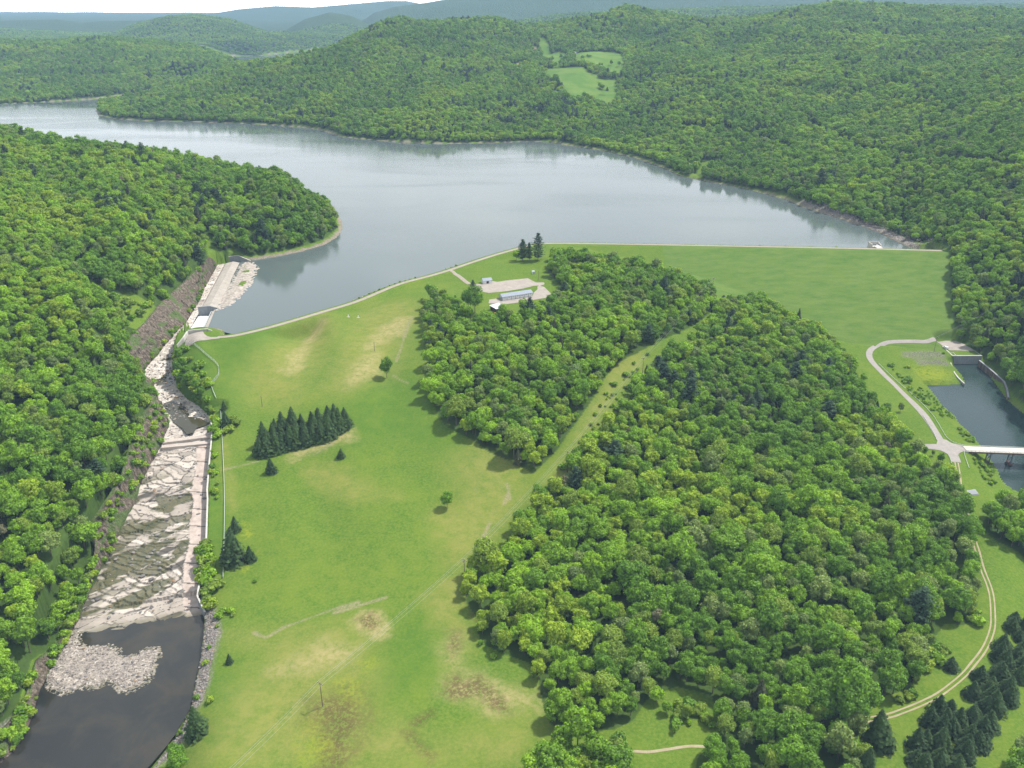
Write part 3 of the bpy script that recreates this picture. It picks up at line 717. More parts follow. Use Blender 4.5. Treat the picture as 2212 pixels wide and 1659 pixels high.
# wear of the meadow
def L8(a, z): return lev(crop8(a), z)
WEAR = {
 'straw': [(lev(crop4([(1880, 640), (1990, 570), (2000, 590), (1900, 700), (1860, 800), (1780, 850), (1740, 830), (1790, 750), (1850, 690)]), 47), 6), (lev(crop5([(210, 690), (290, 610), (400, 560), (480, 560), (440, 640), (330, 660), (260, 720), (200, 720)]), 47), 7),
           (lev(crop5([(110, 860), (200, 790), (280, 770), (280, 860), (180, 890), (90, 950)]), 42), 8), (L8([(110, 750), (200, 690), (290, 690), (370, 770), (360, 830), (270, 860), (130, 810)], 6), 2.5), (lev(crop7([(1700, 1050), (2000, 900), (2212, 930), (2150, 1000), (1900, 1080)]), 3), 9),
           (L8([(660, 900), (760, 850), (790, 940), (720, 1100), (680, 1200), (1000, 1330), (1100, 1310), (1250, 1290), (1270, 1200), (950, 1130), (900, 1100), (780, 1080)], 4), 9), (lev(crop4([(1760, 1350), (1960, 1310), (2190, 1250), (2212, 1290), (1990, 1350), (1800, 1400)]), 27), 5)],
 'dry': [(lev(crop5([(0, 820), (100, 620), (250, 480), (480, 480), (540, 540), (480, 640), (380, 860), (60, 960), (-100, 950)]), 44), 18), (lev(crop4([(1500, 900), (1600, 780), (1800, 650), (2000, 560), (2100, 620), (2000, 800), (1800, 1000), (1560, 1000)]), 44), 20), (L8([(560, 620), (680, 520), (800, 480), (780, 640), (880, 850), (880, 930), (680, 780), (600, 760)], 6), 6),
         (lev(crop7([(1450, 850), (1800, 830), (2212, 760), (2212, 1400), (1900, 1659), (1150, 1659), (1300, 1350), (1500, 1100), (1600, 950)]), 3), 16), (L8([(1, 1000), (250, 900), (300, 1100), (250, 1300), (650, 1500), (1000, 1400), (1250, 1400), (1150, 1659), (-50, 1659)], 3), 14),
         (lev(crop5([(700, 1500), (900, 1400), (1100, 1350), (1200, 1450), (1150, 1620), (800, 1659)]), 18), 16), (L8([(600, 150), (800, 60), (1000, 0), (1200, 40), (900, 350), (780, 450), (700, 400)], 11), 10), (lev(crop5([(1700, 950), (1850, 830), (1920, 800), (1900, 900), (1700, 1100), (1600, 1250), (1450, 1500), (1300, 1620), (1180, 1659), (1250, 1560), (1500, 1250)]), 28), 7),
         (lev(crop5([(50, 1500), (200, 1560), (400, 1640), (200, 1659), (0, 1620), (-200, 1500), (-100, 1460)]), 20), 9), (lev(crop4([(1380, 1250), (1450, 1640), (1400, 1659), (1385, 1300)]), 25), 4)],
 'brown': [(L8([(670, 1200), (720, 1090), (780, 1070), (820, 1130), (900, 1090), (960, 1150), (1060, 1230), (1110, 1330), (1040, 1320), (900, 1230), (740, 1240)], 4), 2), (L8([(-60, 1400), (30, 1370), (100, 1430), (180, 1500), (100, 1560), (20, 1659), (-100, 1659)], 3), 6), (L8([(490, 1390), (560, 1330), (630, 1310), (620, 1350), (540, 1400)], 3), 2.5),
           (L8([(440, 1440), (500, 1450), (560, 1510), (640, 1580), (600, 1620), (520, 1560)], 3), 3), (L8([(140, 740), (240, 700), (300, 760), (280, 810), (180, 800)], 6), 2), (lev(crop7([(1900, 1240), (2212, 1150), (2300, 1400), (2100, 1560), (1950, 1500)]), 3), 8), (L8([(840, 640), (900, 690), (900, 760), (850, 730)], 6), 3), (L8([(690, 850), (780, 800), (790, 900), (740, 960)], 5), 4)],
 'weed': [(lev(crop7([(1500, 190), (1540, 200), (1550, 250), (1510, 270)]), 9), 2), (lev(crop7([(1490, 400), (1530, 390), (1540, 440), (1510, 470)]), 6), 2), (L8([(170, 1000), (270, 970), (280, 1010), (200, 1060)], 4), 4), (lev(crop7([(1850, 1500), (1950, 1400), (2000, 1560), (1900, 1650)]), 2), 7), (lev(crop7([(2100, 1130), (2212, 1130), (2212, 1250), (2150, 1230)]), 3), 6), (lev(crop6([(1520, 860), (1650, 860), (1780, 880), (1700, 930), (1560, 920)]), 1), 9)],
 'lush': [(L8([(420, 780), (560, 720), (660, 850), (650, 1080), (520, 1150), (300, 1250), (270, 1150), (300, 900)], 5), 8), (lev(crop4([(1200, 700), (1700, 640), (1900, 640), (1600, 780), (1480, 1000), (1380, 1000), (1350, 830)]), 46), 16), (lev(crop5([(550, 700), (420, 800), (380, 900), (560, 1000), (600, 1180), (900, 1350), (1000, 1420), (900, 1450), (650, 1300), (400, 1250), (100, 1300), (0, 1100), (200, 1000)]), 34), 20),
          (lev(crop7([(1290, 0), (1380, 0), (1440, 100), (1380, 440), (1270, 330)]), 10), 3), (lev(crop7([(1300, 1100), (1500, 1000), (1720, 1150), (1500, 1500), (1250, 1600), (1200, 1500), (1330, 1270)]), 2), 10), (lev(crop4([(1080, 700), (1180, 700), (1340, 830), (1350, 900), (1310, 960), (1330, 1020), (1365, 1100), (1330, 1200), (1250, 1090), (1090, 970), (1070, 800)]), 42), 3)],
 'gravelly': [(lev(crop7([(1262, 700), (1330, 700), (1370, 800), (1330, 1000), (1310, 1080), (1270, 1250), (1200, 1330), (1160, 1440), (1080, 1530), (960, 1640), (900, 1659), (960, 1590), (1080, 1430), (1160, 1300), (1190, 1170), (1225, 1000), (1250, 850)]), 0), 1.5), (lev(crop7([(0, 1430), (80, 1375), (180, 1340), (210, 1350), (150, 1460), (0, 1640), (-200, 1800), (-200, 1600)]), -1), 1.5),
              (lev(crop6([(1450, 760), (1620, 745), (1730, 760), (1730, 790), (1560, 795), (1460, 790)]), 6), 1.0), (lev(crop6([(1530, 815), (1740, 815), (1755, 835), (1560, 840)]), 3), 1.0), (lev(crop6([(2120, 1040), (2212, 1130), (2260, 1170), (2260, 1230), (2190, 1130)]), -1), 1.5)],
}
DITCHES = [(lev(crop7([(1570, 820), (1640, 850), (1750, 790), (1900, 740), (2050, 690), (2212, 650)]), 5), 1.2), (L8([(0, 700), (120, 670), (335, 617)], 6), 1.2), (lev(crop5([(390, 780), (430, 700), (470, 600), (500, 565)]), 46), .9), (lev(crop5([(375, 915), (420, 940), (465, 960)]), 36), 1.1), (lev(crop5([(1075, 1590), (1092, 1640), (1090, 1659)]), 17), .8),
           (L8([(1080, 0), (1060, 50)], 14), .8), (L8([(870, 330), (930, 250), (970, 180)], 10), .9), (lev(crop4([(1395, 1500), (1450, 1490), (1600, 1460)]), 20), .6), (lev(crop4([(1930, 1370), (2000, 1340), (2060, 1310)]), 27), .8)]

# the sheet itself: rows by distance, columns by bearing
NT_, T0, T1 = 880, -1.12, 1.12
def rows():
    y, r = 165.0, []
    while y < 16500:
        r.append(y)
        y *= 1.0026 if y < 1150 else (1.005 if y < 4200 else 1.013)
    return np.array(r)
YR = rows(); NR = len(YR); TC = np.linspace(T0, T1, NT_)
GX = (YR[:, None] * TC[None]).ravel(); GY = np.repeat(YR, NT_)
P = np.stack([GX, GY], 1)
Z = tps(GX, GY)
_near = GY < 7000
Z += np.where(GY > 1000, fbm(GX / 260, GY / 260, 4) * 24 * smooth(1000, 2600, GY) + (.16 - np.abs(fbm(GX / 330 + 4, GY / 430 + 2, 3))) * 95 * smooth(1250, 2100, GY) * (GX > -450 + (GY - 1500) * -.15), 0)
big_sd = poly_sd(P, BIG, 60)
Z += (fbm(GX / 26, GY / 26, 3) * 1.0 + fbm(GX / 7, GY / 7, 2) * .25) * np.where(big_sd < 0, .25, 1)
_uv = GX / GY * FPX * 1.083 + 1106               # bearing near the skyline
for yr, wd, base, prof in RIDGES:
    pr = np.array([(u, at_range(u, v, yr)[2] - (12 if yr < 9000 else 6)) for u, v in prof])
    zr = np.interp(_uv, pr[:, 0], pr[:, 1], left=base, right=pr[-1, 1] if prof[-1][0] >= 2300 else base)
    if prof[0][0] < 0: zr = np.where(_uv < prof[0][0], pr[0, 1], zr)
    w = np.exp(-((GY - yr) / wd) ** 2)
    spur = fbm(GX / 700 + yr, GY / 700, 4) * 150 * np.clip(1 - w, 0, .6) * (w > .02)
    zz = base + (zr - base) * w + spur
    Z = np.where(GY > 3900, np.maximum(Z, zz), Z)
_cap = np.maximum(300 - GY * .0535 - 33, 45) + np.maximum(np.maximum(515 - _uv, _uv - 640), 0) * .7 + np.maximum(2780 - GY, 0) * .3
Z = np.where((GY > 2600) & (GY < 5150), np.minimum(Z, _cap), Z)             # the saddle that opens on the far arm

# dam: crest, both faces
cd, cs, ca = line_dist(P[:], CREST)
_m = (cd < 330) & (GY < 1300)
down = np.where(cs < 0, cd, -cd)
L_tot = np.linalg.norm(np.diff(CREST, axis=0), axis=1).sum()
A_, B_ = on_level(1180, 527, CREST_Z)[:2], on_level(2048, 542, CREST_Z)[:2]
ab = (B_ - A_) / np.linalg.norm(B_ - A_); nd_ = np.array((ab[1], -ab[0]))
s_ = (P - A_) @ ab; dd = (P - A_) @ nd_
face = CREST_Z - np.maximum(dd - 4.5, 0) / 3.95
on_face = (dd > 0) & (dd < 185) & (s_ > -30) & (s_ < np.linalg.norm(B_ - A_) + 25)
Z = np.where(on_face, np.maximum(Z, face), Z)
GROIN = mixlev([(2048, 541, 52), (2049, 560, 47), (2051, 610, 36), (2054, 650, 27.5), (2060, 700, 16.5), (2074, 728, 9.5)])[::-1]
xg = np.interp(GY, GROIN[:, 1], GROIN[:, 0])
right_of = on_face & (s_ > 150) & (GX < xg)
on_face &= GX < xg + 60
Z = np.where((GX >= xg) & (GX < xg + 120) & (GY > GROIN[0, 1] - 4) & (GY < GROIN[-1, 1] + 6), np.maximum(Z, np.clip(CREST_Z - np.maximum(dd - 4.5, 0) / 3.95, 8, 60) + (GX - xg) * .30), Z)
flat = right_of & (Z < face + 7) & (GX > 250)
Z = np.where(flat, face + (Z - face) * .12, Z)
wcr = 1 - smooth(4.5, 12, cd)
Z = np.where(_m & (GY < 1300), Z * (1 - wcr) + CREST_Z * wcr, Z)
upf = CREST_Z - np.maximum(cd - 5, 0) / 2.1
on_up = (down < -5) & (down > -45) & _m & (ca > 1) & (ca < L_tot - 1)
Z = np.where(on_up, np.maximum(upf, 30), Z)

# water bodies
sd_lake = poly_sd(P, LAKE, 90)
sd_back = poly_sd(P, BACKWATER, 420)
sd_l = np.minimum(sd_lake, sd_back)
Z = np.where(sd_l < 0, np.minimum(Z, np.maximum(LAKE_Z - .2 + sd_l * .35, 26)), Z)
dry_side = (sd_l >= 0) & (sd_l < 30) & ~on_up
Z = np.where(dry_side, np.maximum(Z, LAKE_Z + .15 + .28 * np.minimum(sd_l, 8)), Z)
Z = np.where(dry_side | ((sd_l >= 30) & (sd_l < 90) & ~on_up & (GY > 850)), np.minimum(Z, LAKE_Z + 1 + sd_l * .42 + np.maximum(sd_l - 40, 0) * .9), Z)
Z = np.where((sd_back >= 0) & (sd_back < 300), np.minimum(Z, LAKE_Z + 1 + sd_back * .35), Z)
sd_riv = poly_sd(P, RIVER, 60)
Z = np.where(sd_riv < 0, np.minimum(Z, np.maximum(RIVER_Z - .3 + sd_riv * .3, -7)), Z)
Z = np.where((sd_riv >= 0) & (sd_riv < 30), np.maximum(np.minimum(Z, RIVER_Z + .6 + sd_riv * .9), RIVER_Z + .15 + .12 * sd_riv), Z)
LOT = lev(cropO([(925, 216), (1000, 206), (1105, 206), (1200, 238), (1300, 308), (1350, 346), (1350, 352), (1040, 352), (1000, 298), (980, 270)]), 5.6)
sd_lot = poly_sd(P, LOT, 20)
Z = np.where(sd_lot < 6, Z * smooth(0, 6, sd_lot) + 5.6 * (1 - smooth(0, 6, sd_lot)), Z)
Z = np.where((sd_riv < -.3) & (sd_lot > .2), np.minimum(Z, RIVER_Z - .5), Z)
# spillway channel and the cut beside it
sd_ch = poly_sd(P, CHAN, 60)
sd_cl = poly_sd(P, CLIFF, 40)
WEIRZ = lev([(541, 565), (556, 575), (551, 589), (542, 612), (520, 639), (494, 659), (472, 668), (449, 711), (404, 714), (400, 722), (430, 668), (478, 572), (492, 563)], 44)
bz = bed_z(GY)
Z = np.where(sd_ch < 0.3, bz - 2.0, Z)
Z = np.where((sd_ch >= .3) & (sd_ch < 14) & (sd_cl > 0) & (GY < 560), np.minimum(Z, bz + 5.0 + sd_ch * .3), Z)
Z = np.where((sd_ch >= .3) & (sd_ch < 20) & (sd_cl > 0), np.maximum(Z, bz + .4), Z)
Z = np.where(poly_sd(P, WEIRZ, 10) < 2.5, np.minimum(Z, 35.0), Z)
Z = np.where(sd_cl < 0.8, np.minimum(Z, bz - 1), Z)
ZG = Z.reshape(NR, NT_)

_ly = np.log(YR)
def height(x, y):
    x, y = np.atleast_1d(np.asarray(x, float)), np.atleast_1d(np.asarray(y, float))
    fi = np.clip(np.interp(y, YR, np.arange(NR)), 0, NR - 1.001)
    fj = np.clip((x / np.maximum(y, 1) - T0) / (T1 - T0) * (NT_ - 1), 0, NT_ - 1.001)
    i, j = fi.astype(int), fj.astype(int)
    a, b = fi - i, fj - j
    return (ZG[i, j] * (1 - b) + ZG[i, j + 1] * b) * (1 - a) + (ZG[i + 1, j] * (1 - b) + ZG[i + 1, j + 1] * b) * a
def H(x, y): return float(height(x, y)[0])
def ground(u, v):
    """where the bearing meets the ground"""
    d = bearing(u, v)
    k = np.linspace(150, 4000, 8000)
    p = d[None] * k[:, None]
    p[:, 2] += CAMZ
    m = np.where(p[:, 2] < height(p[:, 0], p[:, 1]))[0]
    q = p[m[0]] if len(m) else p[-1]
    if len(m) and m[0] > 0:
        kk = np.linspace(k[m[0] - 1], k[m[0]], 20)
        pp = d[None] * kk[:, None]; pp[:, 2] += CAMZ
        mm = np.where(pp[:, 2] < height(pp[:, 0], pp[:, 1]))[0]
        if len(mm): q = pp[mm[0]]
    return np.array((q[0], q[1], H(q[0], q[1])))
def G(pts): return np.array([ground(u, v) for u, v in pts])

# masks
_q = GY < 1300
wob = fbm(GX / 9, GY / 9, 4) * 10
def mask(polys, feather=None):
    m = np.zeros(len(P))
    for it in polys:
        poly, f = it if isinstance(it, tuple) else (it, feather)
        m = np.maximum(m, 1 - smooth(-f, f, poly_sd(P, poly, 60) + wob * min(1.0, f / 5)))
    return m
masks = {k: mask(v) for k, v in WEAR.items()}
masks['dry'] *= .62; masks['straw'] *= .85; masks['brown'] *= .72; masks['lush'] *= .6
woods = np.ones(len(P)) * (big_sd > 0)
for K in ISLANDS: woods = np.maximum(woods, (poly_sd(P, K, 30) < 0))
open_hill = [HILL_LAWN, GAP, SHOREROAD_PATCH] + FIELDS + TILLED
for K in open_hill: woods *= (poly_sd(P, K, 30) > 0)
for line in ([(1750, 272), (1850, 302), (1950, 327), (2060, 349), (2130, 368), (2212, 390), (2300, 410)], [(1437, 238), (1500, 252), (1560, 264), (1650, 286), (1720, 302)], [(1790, 178), (1850, 168), (1900, 150)], [(1390, 60), (1440, 75), (1510, 110)],
             [(640, 262), (720, 240), (800, 250)]):
    gl = np.array([at_range(u, v, y)[:2] for u, v, y in [(u, v, np.interp(v, [50, 110, 150, 200, 260, 300, 350, 410], [3100, 2600, 2200, 1900, 1720, 1480, 1200, 980])) for u, v in line]])
    dg, _, _ = line_dist(P, gl)
    woods *= dg > 7 + GY * .0014
woods *= (sd_back > np.where(GY < 5000, 330, 25))
woods *= (sd_l > 5) * (sd_riv > 4) * (sd_ch > 2) * (sd_cl > np.where(GY > 560, .5, 1.8))
HILLR = lev([(2063, 735), (2085, 733), (2108, 750), (2122, 772), (2152, 800), (2180, 835), (2192, 855), (2232, 880), (2500, 1000), (2500, 740), (2200, 640), (2090, 690)], 5)
Ls_ = np.linalg.norm(B_ - A_)
woods = np.where((GX > xg + 2) & (GX < xg + 120) & (dd > 4) & (GY > GROIN[0, 1]) & (GY < GROIN[-1, 1] + 3), 1, woods)
woods = np.where((poly_sd(P, HILLR, 5) < 0) & (sd_riv > 3.5) & (sd_lot > 2), 1, woods)
WOODS = woods.reshape(NR, NT_)
masks['forest'] = woods * np.where(GY < 1300, .85, 1)
masks['canopy'] = smooth(6500, 8000, GY)
masks['fields'] = mask([(K, 6) for K in FIELDS]) * (1 - woods)
masks['tilled'] = mask([(K, 4) for K in TILLED])
masks['shore'] = ((sd_l > -3) & (sd_l < 1.6 + GY * .0006 + wob * .3) & ~on_up).astype(float) * (GY > 650)
masks['gravelly'] *= np.where((GX > 250) & (GY > 600), .45, 1)
masks['gravelly'] = np.maximum(masks['gravelly'], (on_up & (down < -9)) * .6)
masks['gravelly'] = np.maximum(masks['gravelly'], ((sd_l > 0) & (sd_l < 13 + wob) & (GX > 380) & (GY < 1200) & (GX < 620) & ~on_up) * 1.0)
masks['dam'] = (flat | (on_face & (dd < 160) & (s_ > 130))).astype(float) * .9
for line, w in DITCHES:
    d_, _, _ = line_dist(P[_q], line)
    k_ = np.zeros(len(P)); k_[_q] = 1 - smooth(w * .1, w * .1 + 1.3, d_ + wob[_q] * .22)
    masks['straw'] = np.maximum(masks['straw'], k_ * .6)
    masks['gravelly'] = np.maximum(masks['gravelly'], k_ * .32)
_i = np.arange((NR - 1) * (NT_ - 1)); _r, _c = _i // (NT_ - 1), _i % (NT_ - 1)
_b = _r * NT_ + _c
me = mesh_np("ground", np.stack([GX, GY, Z], 1), np.stack([_b, _b + 1, _b + NT_ + 1, _b + NT_], 1), [MAT['ground']], masks, True)
tag(add("ground", me), kind='structure', label="green valley meadows and wooded hills around the dam")

# water sheets
def sheet(name, poly, z, mat, grow=0.0, kind='structure', label=None):
    p = np.asarray(poly, float)
    if grow:
        a = np.roll(p, 1, 0); b = np.roll(p, -1, 0)
        t = b - a; t /= np.linalg.norm(t, axis=1)[:, None] + 1e-9
        area = 0.5 * np.sum(p[:, 0] * np.roll(p[:, 1], -1) - np.roll(p[:, 0], -1) * p[:, 1])
        p = p + np.stack([t[:, 1], -t[:, 0]], 1) * grow * (1 if area > 0 else -1)
    tri = tessellate_polygon([[Vector((x, y, 0)) for x, y in p]])
    V = np.c_[p, np.full(len(p), z)]
    F = np.array(tri, np.int32)
    e1 = V[F[:, 1]] - V[F[:, 0]]; e2 = V[F[:, 2]] - V[F[:, 0]]
    fl = (e1[:, 0] * e2[:, 1] - e1[:, 1] * e2[:, 0]) < 0
    F[fl] = F[fl][:, ::-1]
    o = add(name, mesh_np(name, V, F, [mat]))
    return tag(o, label, kind=kind)
sheet("lake", LAKE, LAKE_Z, MAT['lake'], 1.2, label="wide grey-blue reservoir behind the earth dam")
sheet("lake_arm", BACKWATER, LAKE_Z, MAT['lake'], 60, label="far arm of the reservoir shining between the hills")
sheet("river", RIVER, RIVER_Z, MAT['river'], 1.0, label="dark river below the dam outlet")
_pl = np.vstack([_lb[_lb[:, 1] < 392][:, :2], _rb[_rb[:, 1] < 392][::-1, :2]])
sheet("pool", _pl, POOL_Z, MAT['pool'], .8, label="dark pool at the foot of the spillway channel")
for k, (poly, z) in enumerate(SHALLOWS):
    sheet("shallow_pool", poly, z, MAT['shallow'], .5, label="shallow brown pool standing on the spillway bed")

# ------------------------------------------------------------------ trees: foliage meshes
_ico = bmesh.new(); bmesh.ops.create_icosphere(_ico, subdivisions=1, radius=1.0)
ICO_V = np.array([v.co[:] for v in _ico.verts]); ICO_F = np.array([[v.index for v in f.verts] for f in _ico.faces]); _ico.free()
def unit(a): return a / (np.linalg.norm(a, axis=-1, keepdims=True) + 1e-9)
def leaf_quads(c, n, s, r):
    """square leaf clumps of size s at c facing n"""
    n = unit(n)
    a = unit(np.cross(n, unit(r.normal(size=c.shape))))
    b = np.cross(n, a)
    s = np.broadcast_to(np.asarray(s, float), (len(c),))[:, None]
    a, b = a * s * .5, b * s * .5 * r.uniform(.7, 1.2, (len(c), 1))
    V = np.stack([c - a - b, c + a - b * .6, c + a * .7 + b, c - a * .9 + b], 1).reshape(-1, 3)
    return V, np.arange(len(V)).reshape(-1, 4)
def crown_mesh(name, seed, mat, h=18.0, rad=6.0, low=.28, lobes=24, nq=70, leaf=.66, spread=.64):
    r = np.random.default_rng(seed)
    mid = np.array([0, 0, h * (low + 1) / 2]); half = np.array([rad, rad, h * (1 - low) / 2])
    d = unit(r.normal(size=(lobes, 3))) ; d[:, 2] = np.abs(d[:, 2]) * 1.1 - .45
    d = unit(d)
    lc = mid + d * half * r.uniform(spread * .75, spread * 1.12, (lobes, 1))
    lc[:, :2] += r.normal(0, rad * .07, (lobes, 2))
    lr = rad * r.uniform(.18, .42, lobes)
    lc = np.vstack([lc, [mid + [0, 0, half[2] * .15]], [mid - [0, 0, half[2] * .25]]]); lr = np.r_[lr, rad * .62, rad * .55]
    VV, FF4, FF3, nb = [], [], [], 0
    for c, q in zip(lc, lr):
        k = int(nq * (q / (rad * .34)) ** 1.3)
        dd = unit(r.normal(size=(k, 3)))
        keep = (dd * unit(c - mid + [0, 0, .5])).sum(1) > -.35
        dd = dd[keep]
        pc = c + dd * [1, 1, .82] * q * r.uniform(.66, 1.22, (len(dd), 1))
        V, F = leaf_quads(pc, dd + r.normal(0, .42, dd.shape) + [0, 0, .25], r.uniform(leaf * .6, leaf * 1.25, len(dd)), r)
        VV.append(V); FF4.append(F + nb); nb += len(V)
        V = c + ICO_V * [1, 1, .82] * q * .68 * r.uniform(.75, 1.2, (len(ICO_V), 1))
        VV.append(V); FF3.append(ICO_F + nb); nb += len(V)
    return mesh_np(name, np.vstack(VV), [np.vstack(FF4), np.vstack(FF3)], [mat])
def trunk_mesh(name, h, r0, seed, limbs=5, low=.3):
    r = random.Random(seed); m = MB()
    m.tube([(0, 0, -.8), (r.uniform(-.1, .1), r.uniform(-.1, .1), h * .35), (r.uniform(-.3, .3), r.uniform(-.3, .3), h * .8)], r0, 8, r0 * .35)
    for k in range(limbs):
        a = k * 2.4 + r.random(); z = h * (low + .07 * k)
        m.tube([(0, 0, z), (math.cos(a) * h * .10, math.sin(a) * h * .10, z + h * .10), (math.cos(a) * h * .2, math.sin(a) * h * .2, z + h * .26)], r0 * .4, 6, r0 * .12)
    return m.mesh(name, MAT['bark'])
def spruce_mesh(name, seed, mat, h=17.0, rad=3.4, low=.05, levels=24, droop=.35):
    r = np.random.default_rng(seed)
    C, N, Sz = [], [], []
    for k in range(levels):
        f = k / levels
        z = h * (low + (1 - low) * f)
        rr = rad * (1 - f ** 1.35) ** .95 + .12
        n = max(5, int(13 * (1 - f) + 5))
        a0 = r.random() * 6.28
        for b in range(n):
            a = a0 + b * 2 * math.pi / n + r.normal(0, .12)
            L = rr * r.uniform(.62, 1.22)
            for t in (.35, .65, .92):
                C.append((math.cos(a) * L * t, math.sin(a) * L * t, z - droop * L * t ** 1.5 + r.normal(0, .1)))
                N.append((math.cos(a) * .75 + r.normal(0, .25), math.sin(a) * .75 + r.normal(0, .25), .75 + r.normal(0, .2)))
                Sz.append((.55 + .28 * rr) * r.uniform(.7, 1.15) * (1 if t > .5 else 1.15))
    V, F = leaf_quads(np.array(C), np.array(N), np.array(Sz) * .8, r)
    ring = 10; prof = [(rad * .62, h * low), (rad * .60, h * .25), (rad * .45, h * .55), (rad * .2, h * .82), (.03, h * .98)]
    cv = np.array([(q * math.cos(6.2832 * j / ring) * r.uniform(.85, 1.1), q * math.sin(6.2832 * j / ring) * r.uniform(.85, 1.1), z) for q, z in prof for j in range(ring)])
    cf = np.array([(i * ring + j, i * ring + (j + 1) % ring, (i + 1) * ring + (j + 1) % ring, (i + 1) * ring + j) for i in range(len(prof) - 1) for j in range(ring)])
    return mesh_np(name, np.vstack([V, cv]), np.vstack([F, cf + len(V)]), [mat])
def pine_mesh(name, seed, mat, h=26.0, rad=5.0, low=.12, levels=13):
    """layered crown of a white pine: flat plates of needles on level branches"""
    r = np.random.default_rng(seed)
    C, N, Sz = [], [], []
    for k in range(levels):
        f = k / (levels - 1)
        z = h * (low + (1 - low) * f * .98)
        rr = rad * (math.sin(math.pi * min(1, .30 + .70 * f)) ** .8 if f < .99 else .15) * r.uniform(.82, 1.12) + .3
        for b in range(7 if f < .85 else 5):
            a = b * 2 * math.pi / 7 + k * 1.1 + r.normal(0, .2)
            L = rr * r.uniform(.65, 1.12)
            for t in np.linspace(.25, 1, 6):
                for q in range(4):
                    C.append((math.cos(a) * L * t + r.normal(0, .45), math.sin(a) * L * t + r.normal(0, .45), z + .28 * L * t + r.normal(0, .22)))
                    N.append((math.cos(a) * .4 + r.normal(0, .3), math.sin(a) * .4 + r.normal(0, .3), .9)); Sz.append(r.uniform(.6, 1.15))
    V, F = leaf_quads(np.array(C), np.array(N), np.array(Sz), r)
    return mesh_np(name, V, F, [mat])
def bush_mesh(name, seed, mat, h=2.6, rad=1.7):
    return crown_mesh(name, seed, mat, h, rad, .02, 9, 26, .55, .55)

# (kind words, tone, height, crown radius, foliage mesh, trunk mesh)
BROAD = []
_cfg = [('mid-green', 18, 6.0, 24, .15), ('mid-green', 19.5, 5.4, 20, .16), ('bright green', 17, 5.8, 26, .12), ('bright green', 15, 4.9, 18, .1), ('dark green', 20, 6.3, 24, .14), ('dark green', 18, 5.5, 20, .12),
        ('olive-green', 18, 5.6, 22, .16), ('yellow-green', 16, 5.4, 22, .12), ('grey-green', 17, 5.2, 20, .15), ('mid-green', 16, 5.0, 16, .1), ('greyish', 15, 3.6, 12, .3)]
for k, (tone, h, rd, lb, low) in enumerate(_cfg):
    cm = crown_mesh("crown", 40 + k, MAT[tone], h, rd, low, lb + 6, 116 if k < 10 else 50)
    tm = trunk_mesh("trunk", h, .28, 60 + k)
    BROAD.append((tone, h, rd, cm, tm))
SPRUCE = [("spruce", h, rd, spruce_mesh("crown", 80 + k, MAT[mt], h, rd), trunk_mesh("trunk", h, .24, 90 + k, 0)) for k, (h, rd, mt) in enumerate([(16, 4.3, 'spruce'), (15, 4.0, 'spruce'), (17, 4.6, 'spruce')])]
PINE = [("pine", h, rd, pine_mesh("crown", 100 + k, MAT['pine'], h, rd), trunk_mesh("trunk", h, .34, 110 + k, 0)) for k, (h, rd) in enumerate([(25, 6.6), (21, 5.2)])]
BROWNP = [("brown pine", 20, 3.4, spruce_mesh("crown", 120, MAT['brown_needle'], 20, 3.4, .15, 18), trunk_mesh("trunk", 20, .26, 121, 0))]
BUSH = [(tone, 2.6, 1.7, bush_mesh("foliage", 130 + k, MAT[tone]), None) for k, tone in enumerate(['mid-green', 'dark green', 'bright green', 'olive-green', 'yellow-green'])]

# ------------------------------------------------------------------ where trees stand
def woods_at(x, y):
    fi = np.clip(np.rint(np.interp(y, YR, np.arange(NR))), 0, NR - 1).astype(int)
    fj = np.clip(np.rint((x / np.maximum(y, 1) - T0) / (T1 - T0) * (NT_ - 1)), 0, NT_ - 1).astype(int)
    return WOODS[fi, fj]
_el = (ZG - CAMZ) / YR[:, None]
_hor = np.maximum.accumulate(_el, 0)
_hor = np.vstack([np.full((6, NT_), -9), _hor[:-6]])
def in_view(x, y, z, top=20.0, slack=9.0):
    fi = np.clip(np.interp(y, YR, np.arange(NR)), 0, NR - 1).astype(int)
    fj = np.clip(np.rint((x / y - T0) / (T1 - T0) * (NT_ - 1)), 0, NT_ - 1).astype(int)
    return (z + top + slack - CAMZ) / y >= _hor[fi, fj]
def project(x, y, z):
    dz = z - CAMZ
    f = y * CP - dz * SP; up = y * SP + dz * CP
    return 1106 + FPX * x / f, 829.5 - FPX * up / f, f
TX, TY, TS = [], [], []
r4 = np.random.default_rng(21)
for y0, y1, sp, sc in ((200, 520, 7.2, .90), (520, 800, 6.5, .80), (800, 1500, 6.7, .80), (1500, 3000, 7.6, .86), (3000, 4600, 11.0, 1.2), (4600, 7000, 16.0, 1.7)):
    w = y1 * .72 if y0 > 800 else y1 * .86
    gx, gy = np.meshgrid(np.arange(-w, w, sp), np.arange(y0, y1, sp))
    x = gx.ravel() + r4.uniform(-.42, .42, gx.size) * sp; y = gy.ravel() + r4.uniform(-.42, .42, gx.size) * sp
    k = np.abs(x) < y * .70 + 60
    x, y = x[k], y[k]
    k = woods_at(x, y) > .5
    x, y = x[k], y[k]
    z = height(x, y)
    k = in_view(x, y, z)
    TX.append(x[k]); TY.append(y[k]); TS.append(np.full(k.sum(), sc))
TX, TY, TS = np.concatenate(TX), np.concatenate(TY), np.concatenate(TS)
TZ = height(TX, TY) - .3
n_t = len(TX)
